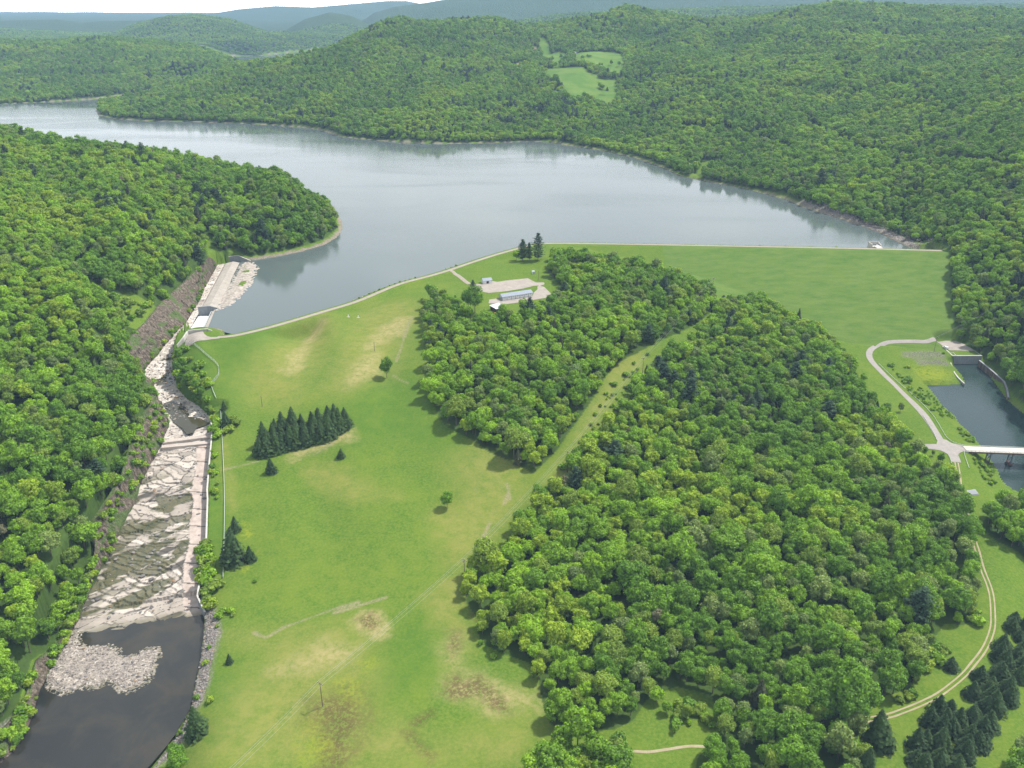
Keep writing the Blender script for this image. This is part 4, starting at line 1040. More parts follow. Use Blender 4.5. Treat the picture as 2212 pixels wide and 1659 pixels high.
# kinds in drifts, as stands of trees grow
dr = fbm(TX / 90, TY / 90, 3) + r4.normal(0, .13, n_t)
pick = np.digitize(dr, [-.22, -.15, -.09, -.04, .01, .05, .09, .14, .20])
ORDER = np.array([7, 2, 3, 0, 1, 6, 9, 8, 4, 5])
pick = ORDER[pick]
con = fbm(TX / 60 + 50, TY / 60, 3)
dead = r4.random(n_t) < .004
is_con = (con > .17) & (r4.random(n_t) < .34) & (TY > 560) | (r4.random(n_t) < .016)
NB = len(BROAD)
pick = np.where(dead, 10, pick)
pick = np.where(is_con, NB + r4.integers(0, 4, n_t), pick)
TS = TS * np.clip(np.exp(r4.normal(-.05, .22, n_t)), .52, 1.65) * np.where(fbm(TX / 45, TY / 45, 2) > .08, .86, 1.0)
TS = np.where(TY > 2000, np.minimum(TS, 1.3), TS)
# younger, lower wood along the meadow side of the left hill and the shore
TH = TS * r4.uniform(.84, 1.14, n_t) * np.where(TY > 4600, .62, 1.0)
TH = np.where(pick >= NB, TH * .78, TH)
TR = r4.uniform(0, 6.28, n_t)
# trees near the frame's own edges and the largest in the picture become single objects
pu, pv, pf = project(TX, TY, TZ + 10)
inside = (pu > -20) & (pu < 2232) & (pv < 1690) & (pv > -20)
size = np.where(inside & (pick < NB), TS / pf, 0)
solo = np.argsort(-size)[:285]
is_solo = np.zeros(n_t, bool); is_solo[solo] = True

# the rest of the wood: one object
PROTO = bpy.data.collections.new("wood_tree_kinds")
def joined(name, cm, tm):
    bm = bmesh.new(); bm.from_mesh(cm); n0 = len(bm.faces); bm.from_mesh(tm)
    for f in bm.faces:
        f.material_index = 0
    bm.faces.ensure_lookup_table()
    for f in bm.faces[n0:]: f.material_index = 1
    me = bpy.data.meshes.new(name); bm.to_mesh(me); bm.free()
    me.materials.append(cm.materials[0]); me.materials.append(tm.materials[0])
    return me
for k, (tone, h, rd, cm, tm) in enumerate(BROAD + SPRUCE[:1] + PINE + BROWNP):
    PROTO.objects.link(bpy.data.objects.new("wood_tree_%02d" % k, joined("wood_tree", cm, tm)))
def scatter(name, V, scale, rot, pick, coll, label, tilt=None):
    me = mesh_np(name, V, np.zeros((0, 3), np.int32), [], {'rz': rot, 'pk': pick})
    a = me.attributes.new('sc', 'FLOAT_VECTOR', 'POINT'); a.data.foreach_set("vector", np.asarray(scale, np.float32).ravel())
    o = add(name, me)
    g = bpy.data.node_groups.new(name, 'GeometryNodeTree')
    g.interface.new_socket('Geometry', in_out='INPUT', socket_type='NodeSocketGeometry')
    g.interface.new_socket('Geometry', in_out='OUTPUT', socket_type='NodeSocketGeometry')
    N = g.nodes.new; L = g.links.new
    gi, go, iop, ci = N('NodeGroupInput'), N('NodeGroupOutput'), N('GeometryNodeInstanceOnPoints'), N('GeometryNodeCollectionInfo')
    ci.inputs['Collection'].default_value = coll
    ci.inputs['Separate Children'].default_value = True; ci.inputs['Reset Children'].default_value = True
    def named(nm, dt):
        x = N('GeometryNodeInputNamedAttribute'); x.data_type = dt; x.inputs['Name'].default_value = nm
        return [s for s in x.outputs if s.enabled and s.name == 'Attribute'][0]
    cx = N('ShaderNodeCombineXYZ'); L(named('rz', 'FLOAT'), cx.inputs[2])
    if tilt is not None: cx.inputs[0].default_value = tilt
    iop.inputs['Pick Instance'].default_value = True
    L(gi.outputs[0], iop.inputs['Points']); L(ci.outputs[0], iop.inputs['Instance'])
    L(named('pk', 'FLOAT'), iop.inputs['Instance Index'])
    L(cx.outputs[0], iop.inputs['Rotation']); L(named('sc', 'FLOAT_VECTOR'), iop.inputs['Scale'])
    L(iop.outputs[0], go.inputs[0])
    md = o.modifiers.new('scatter', 'NODES'); md.node_group = g
    return tag(o, label, kind='stuff')
_k = ~is_solo
scatter("forest", np.stack([TX, TY, TZ], 1)[_k], np.stack([TS, TS, TH], 1)[_k], TR[_k], pick[_k], PROTO, "dense green woodland covering the hills and the knoll")

# single trees
TREE_GROUPS = {}
def plant(name, kind, x, y, z, s, sh, rz, label, cat, group=None):
    tone, h, rd, cm, tm = kind
    o = thing(name, label, cat, (x, y, z), rz, group)
    o.scale = (s, s, sh)
    if name == 'spruce_tree':
        q_ = random.Random(int(x * 31 + y * 17)); o.rotation_euler = (q_.uniform(-.05, .05), q_.uniform(-.05, .05), rz)
    add("foliage" if tm is None else "crown", cm, o)
    if tm is not None: add("trunk", tm, o)
    return o
def zone(u, v):
    if u < 420:
        a = "on the bank just above the bare rock" if u > 60 + (1650 - v) * .27 else "higher on the steep left hill"
        return a + (" beside the pool" if v > 1350 else " beside the bedrock" if v > 1050 else " upstream of the sill")
    if u < 1420:
        return "in the lower wood's tip " + ("just below the transformer pole" if v < 1340 else "by the brown fern patches" if v < 1480 else "at the bottom of the picture")
    if u > 1930:
        return "at the wood's edge " + ("near the dirt track's bend" if v > 1300 else "along the straight dirt track")
    return "inside the lower wood " + ("between pole line and dirt track" if v < 1330 else "around the small grassy clearing" if u < 1640 else "inside the dirt track's curve" if v < 1540 else "in its bottom ranks")
for i in solo:
    tone = BROAD[pick[i]][0]
    sz = "large" if TS[i] > .96 else "medium" if TS[i] > .78 else "small"
    z_ = zone(pu[i], pv[i])
    plant("broadleaf_tree", BROAD[pick[i]], TX[i], TY[i], TZ[i], TS[i], TH[i], TR[i], f"{sz} {tone} tree {z_}", "tree", f"{sz} {tone} trees {z_}")

# ------------------------------------------------------------------ spillway channel
def cellular(x, y, cell, seed, ax=1.0, rot=0.0):
    """nearest and second nearest of jittered sites: id hash, distances, offset"""
    c, s = math.cos(rot), math.sin(rot)
    X, Y = (x * c + y * s) / cell, (-x * s + y * c) / (cell * ax)
    xi, yi = np.floor(X).astype(int), np.floor(Y).astype(int)
    h = np.random.default_rng(seed).random((128, 128, 3))
    d1 = np.full(len(X), 9.0); d2 = np.full(len(X), 9.0); idv = np.zeros(len(X)); ox = np.zeros(len(X)); oy = np.zeros(len(X))
    for a in (-1, 0, 1):
        for b in (-1, 0, 1):
            q = h[(xi + a) & 127, (yi + b) & 127]
            dx, dy = X - (xi + a + q[:, 0]), Y - (yi + b + q[:, 1])
            d = np.hypot(dx, dy)
            k = d < d1
            d2 = np.where(k, d1, np.minimum(d2, d))
            idv = np.where(k, q[:, 2], idv); ox = np.where(k, dx, ox); oy = np.where(k, dy, oy)
            d1 = np.where(k, d, d1)
    return idv, d1, d2 - d1, ox, oy
STEP = .62
bx0, by0 = CHAN.min(0); bx1, by1 = CHAN.max(0)
gx = np.arange(bx0 - 2, bx1 + 2, STEP); gy = np.arange(318, by1 + 2, STEP)
QX, QY = np.meshgrid(gx, gy); qx, qy = QX.ravel(), QY.ravel()
qp = np.stack([qx, qy], 1)
qs = poly_sd(qp, CHAN, 30)
_, _, arcR = line_dist(qp, _rb[:, :2]); dR, _, _ = line_dist(qp, _rb[:, :2]); dL, _, _ = line_dist(qp, _lb[:, :2])
i1, a1, e1, ox1, oy1 = cellular(qx + fbm(qx / 9, qy / 9, 3) * 6, qy + fbm(qx / 9 + 7, qy / 9, 3) * 6, 11.0, 1, .62, R(35))
i2, a2, e2, ox2, oy2 = cellular(qx + fbm(qx / 4, qy / 4, 2) * 2, qy, 3.6, 2, .6, R(30))
i3, a3, e3, _, _ = cellular(qx, qy, 1.5, 3, .7, .4)
z_bed = np.interp(qy, _bz[:, 0], _bz[:, 1])
rough = smooth(330, 360, qy) * 1.0
up_ = smooth(515, 540, qy)                        # upper reach: pale cobbles instead of slabs
slab = (i1 - .5) * 2.2 + ox1 * (1.2 * (i1 - .4)) + oy1 * .5 + (i2 - .5) * .55 + oy2 * .25
cob = (i3 - .5) * .5 + (i2 - .5) * .4
mid_ = smooth(352, 372, qy) * (1 - smooth(470, 500, qy))
fl = qy + .36 * (qx - bx0) + fbm(qx / 55, qy / 55, 2) * 34 + fbm(qx / 22, qy / 22, 3) * 15 + fbm(qx / 5, qy / 5, 3) * 3.2
iL, _a, eL, oxL, oyL = cellular(qx + fbm(qx / 12, qy / 12 + 3, 3) * 8, qy + fbm(qx / 12 + 9, qy / 12, 3) * 8, 19.0, 31, .42, R(28))
fl = fl + (iL - .5) * 13
tn_ = np.floor(fl / 5.2); fr = fl / 5.2 - tn_
hv_ = np.random.default_rng(77).random(4096)[(tn_.astype(int) * 7 + (iL * 5).astype(int)) & 4095]
hv_ = np.where(hv_ < .38, hv_ * .25, hv_)
slab = (.5 - fr) * (.10 + 1.05 * hv_) + (iL - .5) * 1.0 + oxL * (iL - .5) * 1.6 + fbm(qx / 2.2, qy / 2.2, 2) * .18
disp = (slab * (.45 + .55 * mid_)) * (1 - up_) + cob * up_
apron = (dR < 8.5 + fbm(qx / 14, qy / 14, 2) * 5) & (qy < 520) & (qy > 362)
app_f = apron.astype(float)
apz = np.floor((qy - 360) / 13) * 0
disp = np.where(apron, .25 + fbm(qx / 12, qy / 12, 2) * .2, disp)
zz = z_bed + disp + .3
for poly, lv in SHALLOWS:
    sp = poly_sd(qp, poly, 20)
    zz = np.where(sp < 4, np.minimum(zz, lv - .45 + np.maximum(sp + 1.4, 0) * .32 + (i3 - .5) * .55), zz)
shore_y = np.interp(qx, [on_level(168, 1368, -1.6)[0], on_level(250, 1350, -1.6)[0], on_level(330, 1338, -1.6)[0], on_level(441, 1318, -1.6)[0]], [on_level(168, 1368, -1.6)[1], on_level(250, 1350, -1.6)[1], on_level(330, 1338, -1.6)[1], on_level(441, 1318, -1.6)[1]])
zz = np.where(qy < shore_y + 14, np.minimum(zz, POOL_Z + (qy - shore_y) * .09 + disp * .6 + .15), zz)
toe = (qy < 366 + (fbm(qx / 10, qy / 10, 3) * 14) - (qx - bx0) * 0)
crack_shade = np.maximum((1 - smooth(.008, .045 + .05 * (iL > .7), eL)) * .95, np.maximum((1 - smooth(.02, .07, fr)), smooth(.93, .98, fr)) * np.clip(hv_ * 1.3 - .15, 0, 1)) * (1 - up_)  # slab cracks, plus shade lines painted along the ledge steps, darker on higher steps
crack_shade = np.maximum(crack_shade, (1 - smooth(.02, .08, e2)) * (iL > .72) * .6 * (1 - up_))
crack_shade = np.maximum(crack_shade, (1 - smooth(.05, .18, e3)) * .4 * up_) * (1 - app_f * .9)
joint = ((qy + (qx - bx0) * .10) % 15.0 < .8) & apron
crack_shade = np.maximum(crack_shade, smooth(.10, .17, fbm((qx * .8 + qy * .6) / 30 + 40, (qy * .8 - qx * .6) / 7, 3)) * mid_ * .85 * (1 - app_f))
crack_shade = np.where(joint, .9, crack_shade)
wetf = smooth(-.02, .06, fbm(qx / 16 + qy / 40, qy / 22 - qx / 18, 3)) * mid_ * (1 - app_f) * smooth(.34, .05, iL * .55 + .1) 
wetf = np.maximum(wetf, smooth(.05, .10, fbm((qx * .8 + qy * .6) / 26, (qy * .8 - qx * .6) / 11, 4)) * mid_ * (1 - app_f) * .9)
wetf = np.maximum(wetf, smooth(.6, .0, zz - POOL_Z) * (qy < 375) * .6)
tone = np.clip(.42 + (iL - .5) * .30 + (hv_ - .5) * .38 + (i2 - .5) * .12 + fbm(qx / 20, qy / 20, 3) * .35 + up_ * .25, 0, 1)
ok = (qs < .9).reshape(QX.shape)
nid = -np.ones(QX.shape, int)
q4 = ok[:-1, :-1] & ok[1:, :-1] & ok[:-1, 1:] & ok[1:, 1:]
ii, jj = np.where(q4)
W_ = QX.shape[1]
F = np.stack([ii * W_ + jj, ii * W_ + jj + 1, (ii + 1) * W_ + jj + 1, (ii + 1) * W_ + jj], 1)
used = np.unique(F); remap = np.zeros(QX.size, int); remap[used] = np.arange(len(used))
me = mesh_np("rock_bed", np.stack([qx, qy, zz], 1)[used], remap[F], [MAT['rock']], {'tone': tone[used], 'crack_shade': crack_shade[used], 'wet': wetf[used], 'apron': app_f[used]})
tag(add("rock_bed", me), kind='structure', label="bare pale bedrock of the spillway channel")
def bed(x, y): return float(bed_z(np.array([y]))[0])

# the blasted cut on its left side
lbp = np.delete(_lb, 1, 0)[:28]; rmp = _rim[:28]
par = np.linspace(0, 27, 760)
def along(a): return np.stack([np.interp(par, np.arange(28), a[:, k]) for k in range(3)], 1)
b3, r3 = along(lbp), along(rmp)
nrow = 22
tt = np.linspace(0, 1, nrow)
C = b3[None] * (1 - tt[:, None, None]) + r3[None] * tt[:, None, None]
hgt = np.clip((r3[:, 2] - b3[:, 2]), 1, 30)
out_dir = b3[:, :2] - r3[:, :2]; out_dir /= np.linalg.norm(out_dir, axis=1)[:, None] + 1e-6
arc = np.r_[0, np.cumsum(np.linalg.norm(np.diff(b3[:, :2], axis=0), axis=1))]
A2, T2 = np.meshgrid(arc, tt); af, tf = A2.ravel(), T2.ravel()
prof = np.where(tf < .5, tf * .6, .3 + (tf - .5) * 1.4)                     # a bench half-way up
rib = fbm(af / 3.2, tf * 1.5 + 3, 4) * 5.0 + fbm(af / 13, tf * 3 + 9, 3) * 5.0
led = (fbm(af / 25, tf * 9, 2) > .04) * .6
amp = np.clip(np.tile(hgt, nrow) / 14, .12, 1.0) * np.sin(np.pi * np.clip(tf, .02, .98)) ** .5
C = C.reshape(-1, 3)
od = np.tile(out_dir, (nrow, 1))
C[:, :2] += od * ((rib + led) * amp)[:, None]
C[:, 2] = np.tile(b3[:, 2], nrow) * (1 - (tf ** .72)) + np.tile(r3[:, 2], nrow) * (tf ** .72) + fbm(af / 4, tf * 5, 3) * amp * 1.2
C[:760, 2] -= 2.5
top = r3.copy(); top[:, :2] -= out_dir * 5; top[:, 2] -= .8
C = np.vstack([C, top]); nr2 = nrow + 1
gmask = smooth(.07, .18, fbm(af / 9, tf * 2.5, 3) + .06 * (tf > .88) + .04 * (np.tile(par, nrow) > 9)) * .85
gmask = np.maximum(gmask, (np.abs(tf - .48) < .06) * (fbm(af / 6, tf, 2) > .0) * .85 * (np.tile(hgt, nrow) > 10))
gmask = np.r_[gmask, np.ones(760)]
i = np.arange((nr2 - 1) * 759); r_, c_ = i // 759, i % 759; b_ = r_ * 760 + c_
me = mesh_np("rock_cut", C, np.stack([b_, b_ + 760, b_ + 761, b_ + 1], 1), [MAT['cliff']], {'green': gmask})
tag(add("rock_cut", me), kind='structure', label="steep purplish rock cut along the spillway channel")

LOWCUT = [(C[j * 760 + i], ) for j in range(1, nrow) for i in range(0, 760) if (par[i] > 8.2 and r4.random() < .013) or (par[i] <= 8.2 and tt[j] < .12 and r4.random() < .05)]
# broad-crested weir, its walls and the running notch
def P3(u, v, z): return on_level(u, v, z)
wl_f, wr_f, wl_n, wr_n = P3(485, 571, 44.5), P3(519, 567, 44.3), P3(433, 667, 44.5), P3(469, 666.5, 44.3)
wt = thing("spillway_weir", "long weathered concrete weir slab between gravel bar and rock cut", "weir", tuple((wl_n + wr_n) / 2 - [0, 0, 6]))
wo = np.array(wt.location)
prof = [(-.10, 34.0), (.0, 44.2), (.12, 45.6), (.55, 46.4), (.80, 45.2), (1.0, 43.6), (1.04, 41)]
nl = 40; V = []
for k in range(nl):
    f = k / (nl - 1)
    a, b = wl_f * (1 - f) + wl_n * f, wr_f * (1 - f) + wr_n * f
    for s, z in prof: V.append(((a + (b - a) * s)[0], (a + (b - a) * s)[1], z))
np_ = len(prof); F = [(k * np_ + j, k * np_ + j + 1, (k + 1) * np_ + j + 1, (k + 1) * np_ + j) for k in range(nl - 1) for j in range(np_ - 1)]
add("slab", mesh_np("slab", np.array(V) - wo, np.array(F), [MAT['weir']]), wt)
MB().wall(np.array([wl_n[:2] + (wl_n - wr_n)[:2] * .14, (wl_n * .45 + wr_n * .55)[:2], wr_n[:2] + (wr_n - wl_n)[:2] * .03]) - wo[:2], 1.2, 37.0 - wo[2], np.array([46.3, 47.2, 45.2]) - wo[2]).build("end_wall", MAT['concrete_grey'], wt)
n_l, n_r = P3(411, 712, 38.5), P3(449, 710, 43.8)
lip = MB(); a, b = P3(464, 672, 43.6), P3(446, 710.5, 43.6)
d_ = (b - a) / np.linalg.norm(b - a); nrm = np.array((-d_[1], d_[0], 0))
lip.wall(np.array([a[:2], b[:2]]) - wo[:2], 4.2, 36 - wo[2], 43.72 - wo[2]).build("notch_lip", MAT['weir'], wt)
q0, q1 = P3(457.5, 672, 43.8), P3(440, 710.5, 43.8)
e0, e1_ = P3(430, 681, 38.2), P3(412, 711, 37.6)
V, nn, mm = [], 34, 26
for k in range(nn):
    f = k / (nn - 1)
    for j in range(mm):
        g = j / (mm - 1)
        p = (q0 * (1 - f) + q1 * f) * (1 - g) + (e0 * (1 - f) + e1_ * f) * g
        z = 43.95 - 5.4 * smooth(0.0, .34, np.array([g]))[0] - .5 * g + float(r4.normal(0, .10)) * (g > .06)
        V.append((p[0], p[1], z))
F = [(k * mm + j, k * mm + j + 1, (k + 1) * mm + j + 1, (k + 1) * mm + j) for k in range(nn - 1) for j in range(mm - 1)]
tag(add("waterfall", mesh_np("waterfall", np.array(V), np.array(F), [MAT['foam']], None, True)), "white water pouring over the weir's low notch", "waterfall", kind='structure')
def wall_thing(name, label, cat, pts, th, zb, mat='concrete', cap=None, top='concrete'):
    """pts: (u, v, top z)"""
    p = np.array([on_level(*q) for q in pts])
    if cap is not None: p = np.c_[resample(p, 3.0)]
    o = thing(name, label, cat, (p[0][0], p[0][1], zb if np.isscalar(zb) else zb[0]))
    oo = np.array(o.location)
    MB().wall(p[:, :2] - oo[:2], th, (np.full(len(p), zb) if np.isscalar(zb) else np.interp(np.linspace(0, 1, len(p)), np.linspace(0, 1, len(zb)), zb)) - oo[2], p[:, 2] - oo[2]).build("wall", MAT[mat], o)
    MB().wall(p[:, :2] - oo[:2], th + .25, p[:, 2] - oo[2] + .003, p[:, 2] - oo[2] + .25).build("coping", MAT[top], o)
    return o
wall_thing("wing_wall", "grey sloping wing wall at the far end of the weir", "wall", [(494, 554.5, 49), (507, 552.5, 49.6), (515.5, 552.5, 49.6), (541, 563, 44.8)], 1.0, 39, 'concrete_grey')
wall_thing("abutment_wall", "pale abutment wall between white water and gravel turnaround", "wall", [(405.5, 714, 52), (448.8, 710.5, 52)], .9, 36)
wall_thing("wing_wall", "pale wing wall dipping into the lake beside the road end", "wall", [(448.8, 711, 52), (484.5, 724, 44.6)], .9, 40)
wall_thing("training_wall", "pale training wall below the gravel turnaround", "wall", [(404.5, 716, 52), (396, 729, 51.5), (382, 746, 47)], .9, 33)
sd_r = [(_u, _v, _z) for _u, _v, _z in _RB if 895 < _v < 1325]
wall_thing("retaining_wall", "long low concrete wall along the meadow side of the channel", "wall", [(u + 1.5, v, z + 4.6) for u, v, z in sd_r], .7, [24, 22, 20, 15, 12, 7, 3, 0, -3], 'concrete_grey')
sl = thing("concrete_sill", "stepped concrete sill across the rock channel", "sill", tuple(P3(400, 952, 23)))
so = np.array(sl.location)
for k, (ua, va, ub, vb, zt, th) in enumerate([(355, 953, 456, 940, 26.6, 4.4), (349, 964, 456, 954, 25.0, 4.6)]):
    a, b = P3(ua, va, zt), P3(ub, vb, zt)
    MB().wall(np.array([a[:2], b[:2]]) - so[:2], th, 18 - so[2], zt - so[2]).build("step", MAT['apron'], sl, .12)
for zr, dz, va in ((16.5, 0, 1050), (12.6, 0, 1098), (9.0, 0, 1155)):
    pass

# the island of broken rock
bx = np.arange(BAR[:, 0].min() - 2, BAR[:, 0].max() + 2, .36); by = np.arange(BAR[:, 1].min() - 2, BAR[:, 1].max() + 2, .36)
BX, BY = np.meshgrid(bx, by); f2 = np.stack([BX.ravel(), BY.ravel()], 1)
sb = poly_sd(f2, BAR, 30) + fbm(f2[:, 0] / 4, f2[:, 1] / 4, 3) * 3
ci, c1_, c2_, cox, coy = cellular(f2[:, 0], f2[:, 1], 1.0, 9, .6, .5)
bz_ = POOL_Z + np.clip(-sb * .22, -.6, 1.0) + (ci - .5) * .6 * (sb < .5) + cox * .5 * (ci - .5)
okb = (sb < 2).reshape(BX.shape); q4 = okb[:-1, :-1] & okb[1:, :-1] & okb[:-1, 1:] & okb[1:, 1:]
ii, jj = np.where(q4); W_ = BX.shape[1]
F = np.stack([ii * W_ + jj, ii * W_ + jj + 1, (ii + 1) * W_ + jj + 1, (ii + 1) * W_ + jj], 1)
used = np.unique(F); remap = np.zeros(BX.size, int); remap[used] = np.arange(len(used))
me = mesh_np("gravel_bar", np.c_[f2, bz_][used], remap[F], [MAT['rock']], {'tone': np.clip(.0 + ci * .34 + (ci > .94) * .4 + fbm(f2[:, 0] / 6, f2[:, 1] / 6, 2) * .2, 0, 1)[used], 'crack_shade': ((1 - smooth(.04, .2, c2_)) * .35)[used], 'wet': (smooth(.35, .0, bz_ - POOL_Z) * .8)[used], 'apron': np.zeros(len(used))})
tag(add("gravel_bar", me), kind='structure', label="island of broken flat stones in the dark pool")

# loose stones
STONES = bpy.data.collections.new("stone_kinds")
for k in range(6):
    rr = np.random.default_rng(200 + k)
    v = ICO_V * rr.uniform(.72, 1.15, (12, 1)) * [1, .68, .42 if k < 4 else .7]
    STONES.objects.link(bpy.data.objects.new("stone_%d" % k, mesh_np("stone", v, ICO_F, [MAT['stone'] if k not in (2, 5) else MAT['stone_dark']])))
def fill(poly, n, r):
    lo, hi = poly.min(0), poly.max(0)
    q = r.uniform(lo, hi, (n * 6, 2))
    q = q[poly_sd(q, poly, 5) < -.1]
    return q[:n]
STP, STS, STK = [], [], []
def stones(xy, z, s0, s1, kinds=(0, 1, 3, 4)):
    n = len(xy)
    STP.append(np.c_[xy, z]); STS.append(s0 + (s1 - s0) * r4.random(n) ** 3.0); STK.append(r4.choice(kinds, n))
q = fill(BAR, 500, r4); zq = POOL_Z + np.clip(-poly_sd(q, BAR, 30) * .22, 0, 1.0)
stones(q, zq, .22, 1.15, (0, 1, 3, 4, 2))
_ix = lambda poly, n, *a: (lambda q: stones(q, height(q[:, 0], q[:, 1]) + .1, *a))(fill(poly, n, r4))
for poly, _w in WEAR['gravelly'][:1]: _ix(poly, 900, .4, 1.0)
_ix(WEAR['gravelly'][1][0], 500, .4, 1.1)
_ix(WEAR['gravelly'][2][0], 260, .3, .7, (2, 5)); _ix(WEAR['gravelly'][3][0], 180, .3, .7, (2, 5)); _ix(WEAR['gravelly'][4][0], 260, .5, 1.3)
q = lev([(541, 563), (556, 575), (551, 589), (542, 612), (520, 639), (494, 659), (469, 669), (474, 655), (500, 612), (519, 570)], 44.6)
BARW = q
# gravel shelf between weir and lake
gxx = np.arange(q[:, 0].min() - 2, q[:, 0].max() + 2, 1.0); gyy = np.arange(q[:, 1].min() - 2, q[:, 1].max() + 2, 1.0)
BX, BY = np.meshgrid(gxx, gyy); f2 = np.stack([BX.ravel(), BY.ravel()], 1)
sb = poly_sd(f2, q, 40) + fbm(f2[:, 0] / 5, f2[:, 1] / 5, 3) * 3
_, _, aw = line_dist(f2, np.array([wr_f[:2], wr_n[:2]])); dw, _, _ = line_dist(f2, np.array([wr_f[:2], wr_n[:2]]))
ci, c1_, c2_, cox, coy = cellular(f2[:, 0], f2[:, 1], 2.0, 19, .8, .5)
bz_ = np.minimum(LAKE_Z + np.clip(-sb * .10, -.8, 1.6) + (ci - .5) * .5, 46)
okb = (sb < 3).reshape(BX.shape); q4 = okb[:-1, :-1] & okb[1:, :-1] & okb[:-1, 1:] & okb[1:, 1:]
ii, jj = np.where(q4); W_ = BX.shape[1]
F = np.stack([ii * W_ + jj, ii * W_ + jj + 1, (ii + 1) * W_ + jj + 1, (ii + 1) * W_ + jj], 1)
used = np.unique(F); remap = np.zeros(BX.size, int); remap[used] = np.arange(len(used))
gr_ = smooth(.0, .08, fbm(f2[:, 0] / 9, f2[:, 1] / 9, 3)) * (sb < -5)
me = mesh_np("gravel_shelf", np.c_[f2, bz_][used], remap[F], [MAT['rock'], MAT['ground']], {'tone': np.clip(.1 + ci * .45, 0, .8)[used], 'crack_shade': ((1 - smooth(.04, .2, c2_)) * .4)[used], 'wet': np.zeros(len(used)), 'apron': np.zeros(len(used))})
fm = (gr_[F].mean(1) > .5).astype(int); me.polygons.foreach_set("material_index", fm.astype(np.int32))
tag(add("gravel_shelf", me), kind='structure', label="pale gravel shelf with grass between weir and lake")
# dam riprap along the water
k = np.linspace(0, len(CREST) - 1, 1500); base = np.stack([np.interp(k, np.arange(len(CREST)), CREST[:, a]) for a in (0, 1)], 1)
tgx = np.gradient(base, axis=0); tgx /= np.linalg.norm(tgx, axis=1)[:, None]; upv = np.stack([-tgx[:, 1], tgx[:, 0]], 1)
off = r4.uniform(9, 21, len(base)); q = base + upv * off[:, None]
stones(q, height(q[:, 0], q[:, 1]) + .1, .4, 1.0, (0, 1, 2, 3))
# rocky shore by the right abutment
q = lev([(1745, 450), (1840, 480), (1900, 502), (1960, 530), (2030, 538), (2000, 520), (1930, 498), (1850, 470), (1760, 445)], 45)
_ix(q, 900, .6, 1.7, (0, 1, 2, 5, 3))
# broken slabs strewn over the bedrock
q = fill(CHAN[(CHAN[:, 1] > 362) & (CHAN[:, 1] < 520)], 260, r4); stones(q, bed_z(q[:, 1]) + .35, .5, 2.2, (0, 1, 3))
# cobbles of the upper channel
up_poly = CHAN[(CHAN[:, 1] > 500)]
q = fill(up_poly, 1500, r4); stones(q, bed_z(q[:, 1]) + .25, .4, 1.5, (0, 1, 3))
STP, STS, STK = np.vstack(STP), np.concatenate(STS), np.concatenate(STK)
scatter("loose_stones", STP, np.repeat(STS[:, None], 3, 1), r4.uniform(0, 6.28, len(STP)), STK, STONES, "loose pale and purplish stones along the banks and shores")

# ------------------------------------------------------------------ roads and paved places, laid on the ground
from mathutils.geometry import delaunay_2d_cdt
def strip(name, line, width, mat, off=.16, label=None, level=False):
    p = np.asarray(line, float)[:, :2]
    t = np.gradient(p, axis=0); t /= np.linalg.norm(t, axis=1)[:, None] + 1e-9
    n = np.stack([-t[:, 1], t[:, 0]], 1)
    wd = np.broadcast_to(width, len(p))
    V, m = [], 5
    for k in range(m):
        q = p + n * (wd * (k / (m - 1) - .5))[:, None]
        V.append(np.c_[q, height(q[:, 0], q[:, 1])])
    V = np.stack(V, 1)
    if level: V[:, :, 2] = V[:, :, 2].mean(1)[:, None] * .5 + V[:, :, 2] * .5
    V[:, 1:-1, 2] += off; V[:, [0, -1], 2] += off * .7
    i = np.arange((len(p) - 1) * (m - 1)); r, c = i // (m - 1), i % (m - 1); b = r * m + c
    return tag(add(name, mesh_np(name, V.reshape(-1, 3), np.stack([b, b + m, b + m + 1, b + 1], 1), [mat])), label, kind='structure')
def patch(name, poly, mat, off=.16, label=None, step=2.0):
    b = resample(np.vstack([poly, poly[:1]])[:, :2], step)[:-1]
    lo, hi = b.min(0), b.max(0)
    gx, gy = np.meshgrid(np.arange(lo[0], hi[0], step), np.arange(lo[1], hi[1], step))
    q = np.stack([gx.ravel(), gy.ravel()], 1); q = q[poly_sd(q, b, 10) < -step * .5]
    al = np.vstack([b, q]); nb = len(b)
    vo, _, fo, *_r = delaunay_2d_cdt([Vector(v) for v in al], [(k, (k + 1) % nb) for k in range(nb)], [], 1, 1e-4)
    vo = np.array([v[:] for v in vo]); V = np.c_[vo, height(vo[:, 0], vo[:, 1]) + off]
    F = np.array([f[:] for f in fo if len(f) == 3], np.int32)
    e1, e2 = V[F[:, 1]] - V[F[:, 0]], V[F[:, 2]] - V[F[:, 0]]
    fl = (e1[:, 0] * e2[:, 1] - e1[:, 1] * e2[:, 0]) < 0; F[fl] = F[fl][:, ::-1]
    return tag(add(name, mesh_np(name, V, F, [mat])), label, kind='structure')
strip("crest_road", CREST[:-1], 4.6, MAT['road'], .12, "pale gravel road running along the dam crest")
patch("turnaround", lev([(405.6, 715.5), (438, 712.6), (441, 720), (447, 725), (456, 728.6), (475, 728), (475, 731.5), (440, 734.5), (407.5, 739), (396, 738.5), (398, 730)], CREST_Z), MAT['lot'], .2, "gravel turnaround at the spillway end of the crest road")
acc = spline(G([(971, 583.5), (985, 593), (1004, 607), (1014, 614)])[:, :2], 2.0)
strip("access_road", acc, 4.2, MAT['road'], .22, "short gravel road from the crest to the buildings")
patch("yard", G(cropB([(380, 1030), (620, 1010), (770, 965), (850, 980), (1100, 945), (1380, 917), (1520, 992), (1660, 988), (1670, 1022), (1600, 1045), (1480, 1050), (1290, 1097), (940, 1150), (700, 1172), (600, 1150), (400, 1060)]))[:, :2], MAT['lot'], .15, "gravel yard between the maintenance buildings")
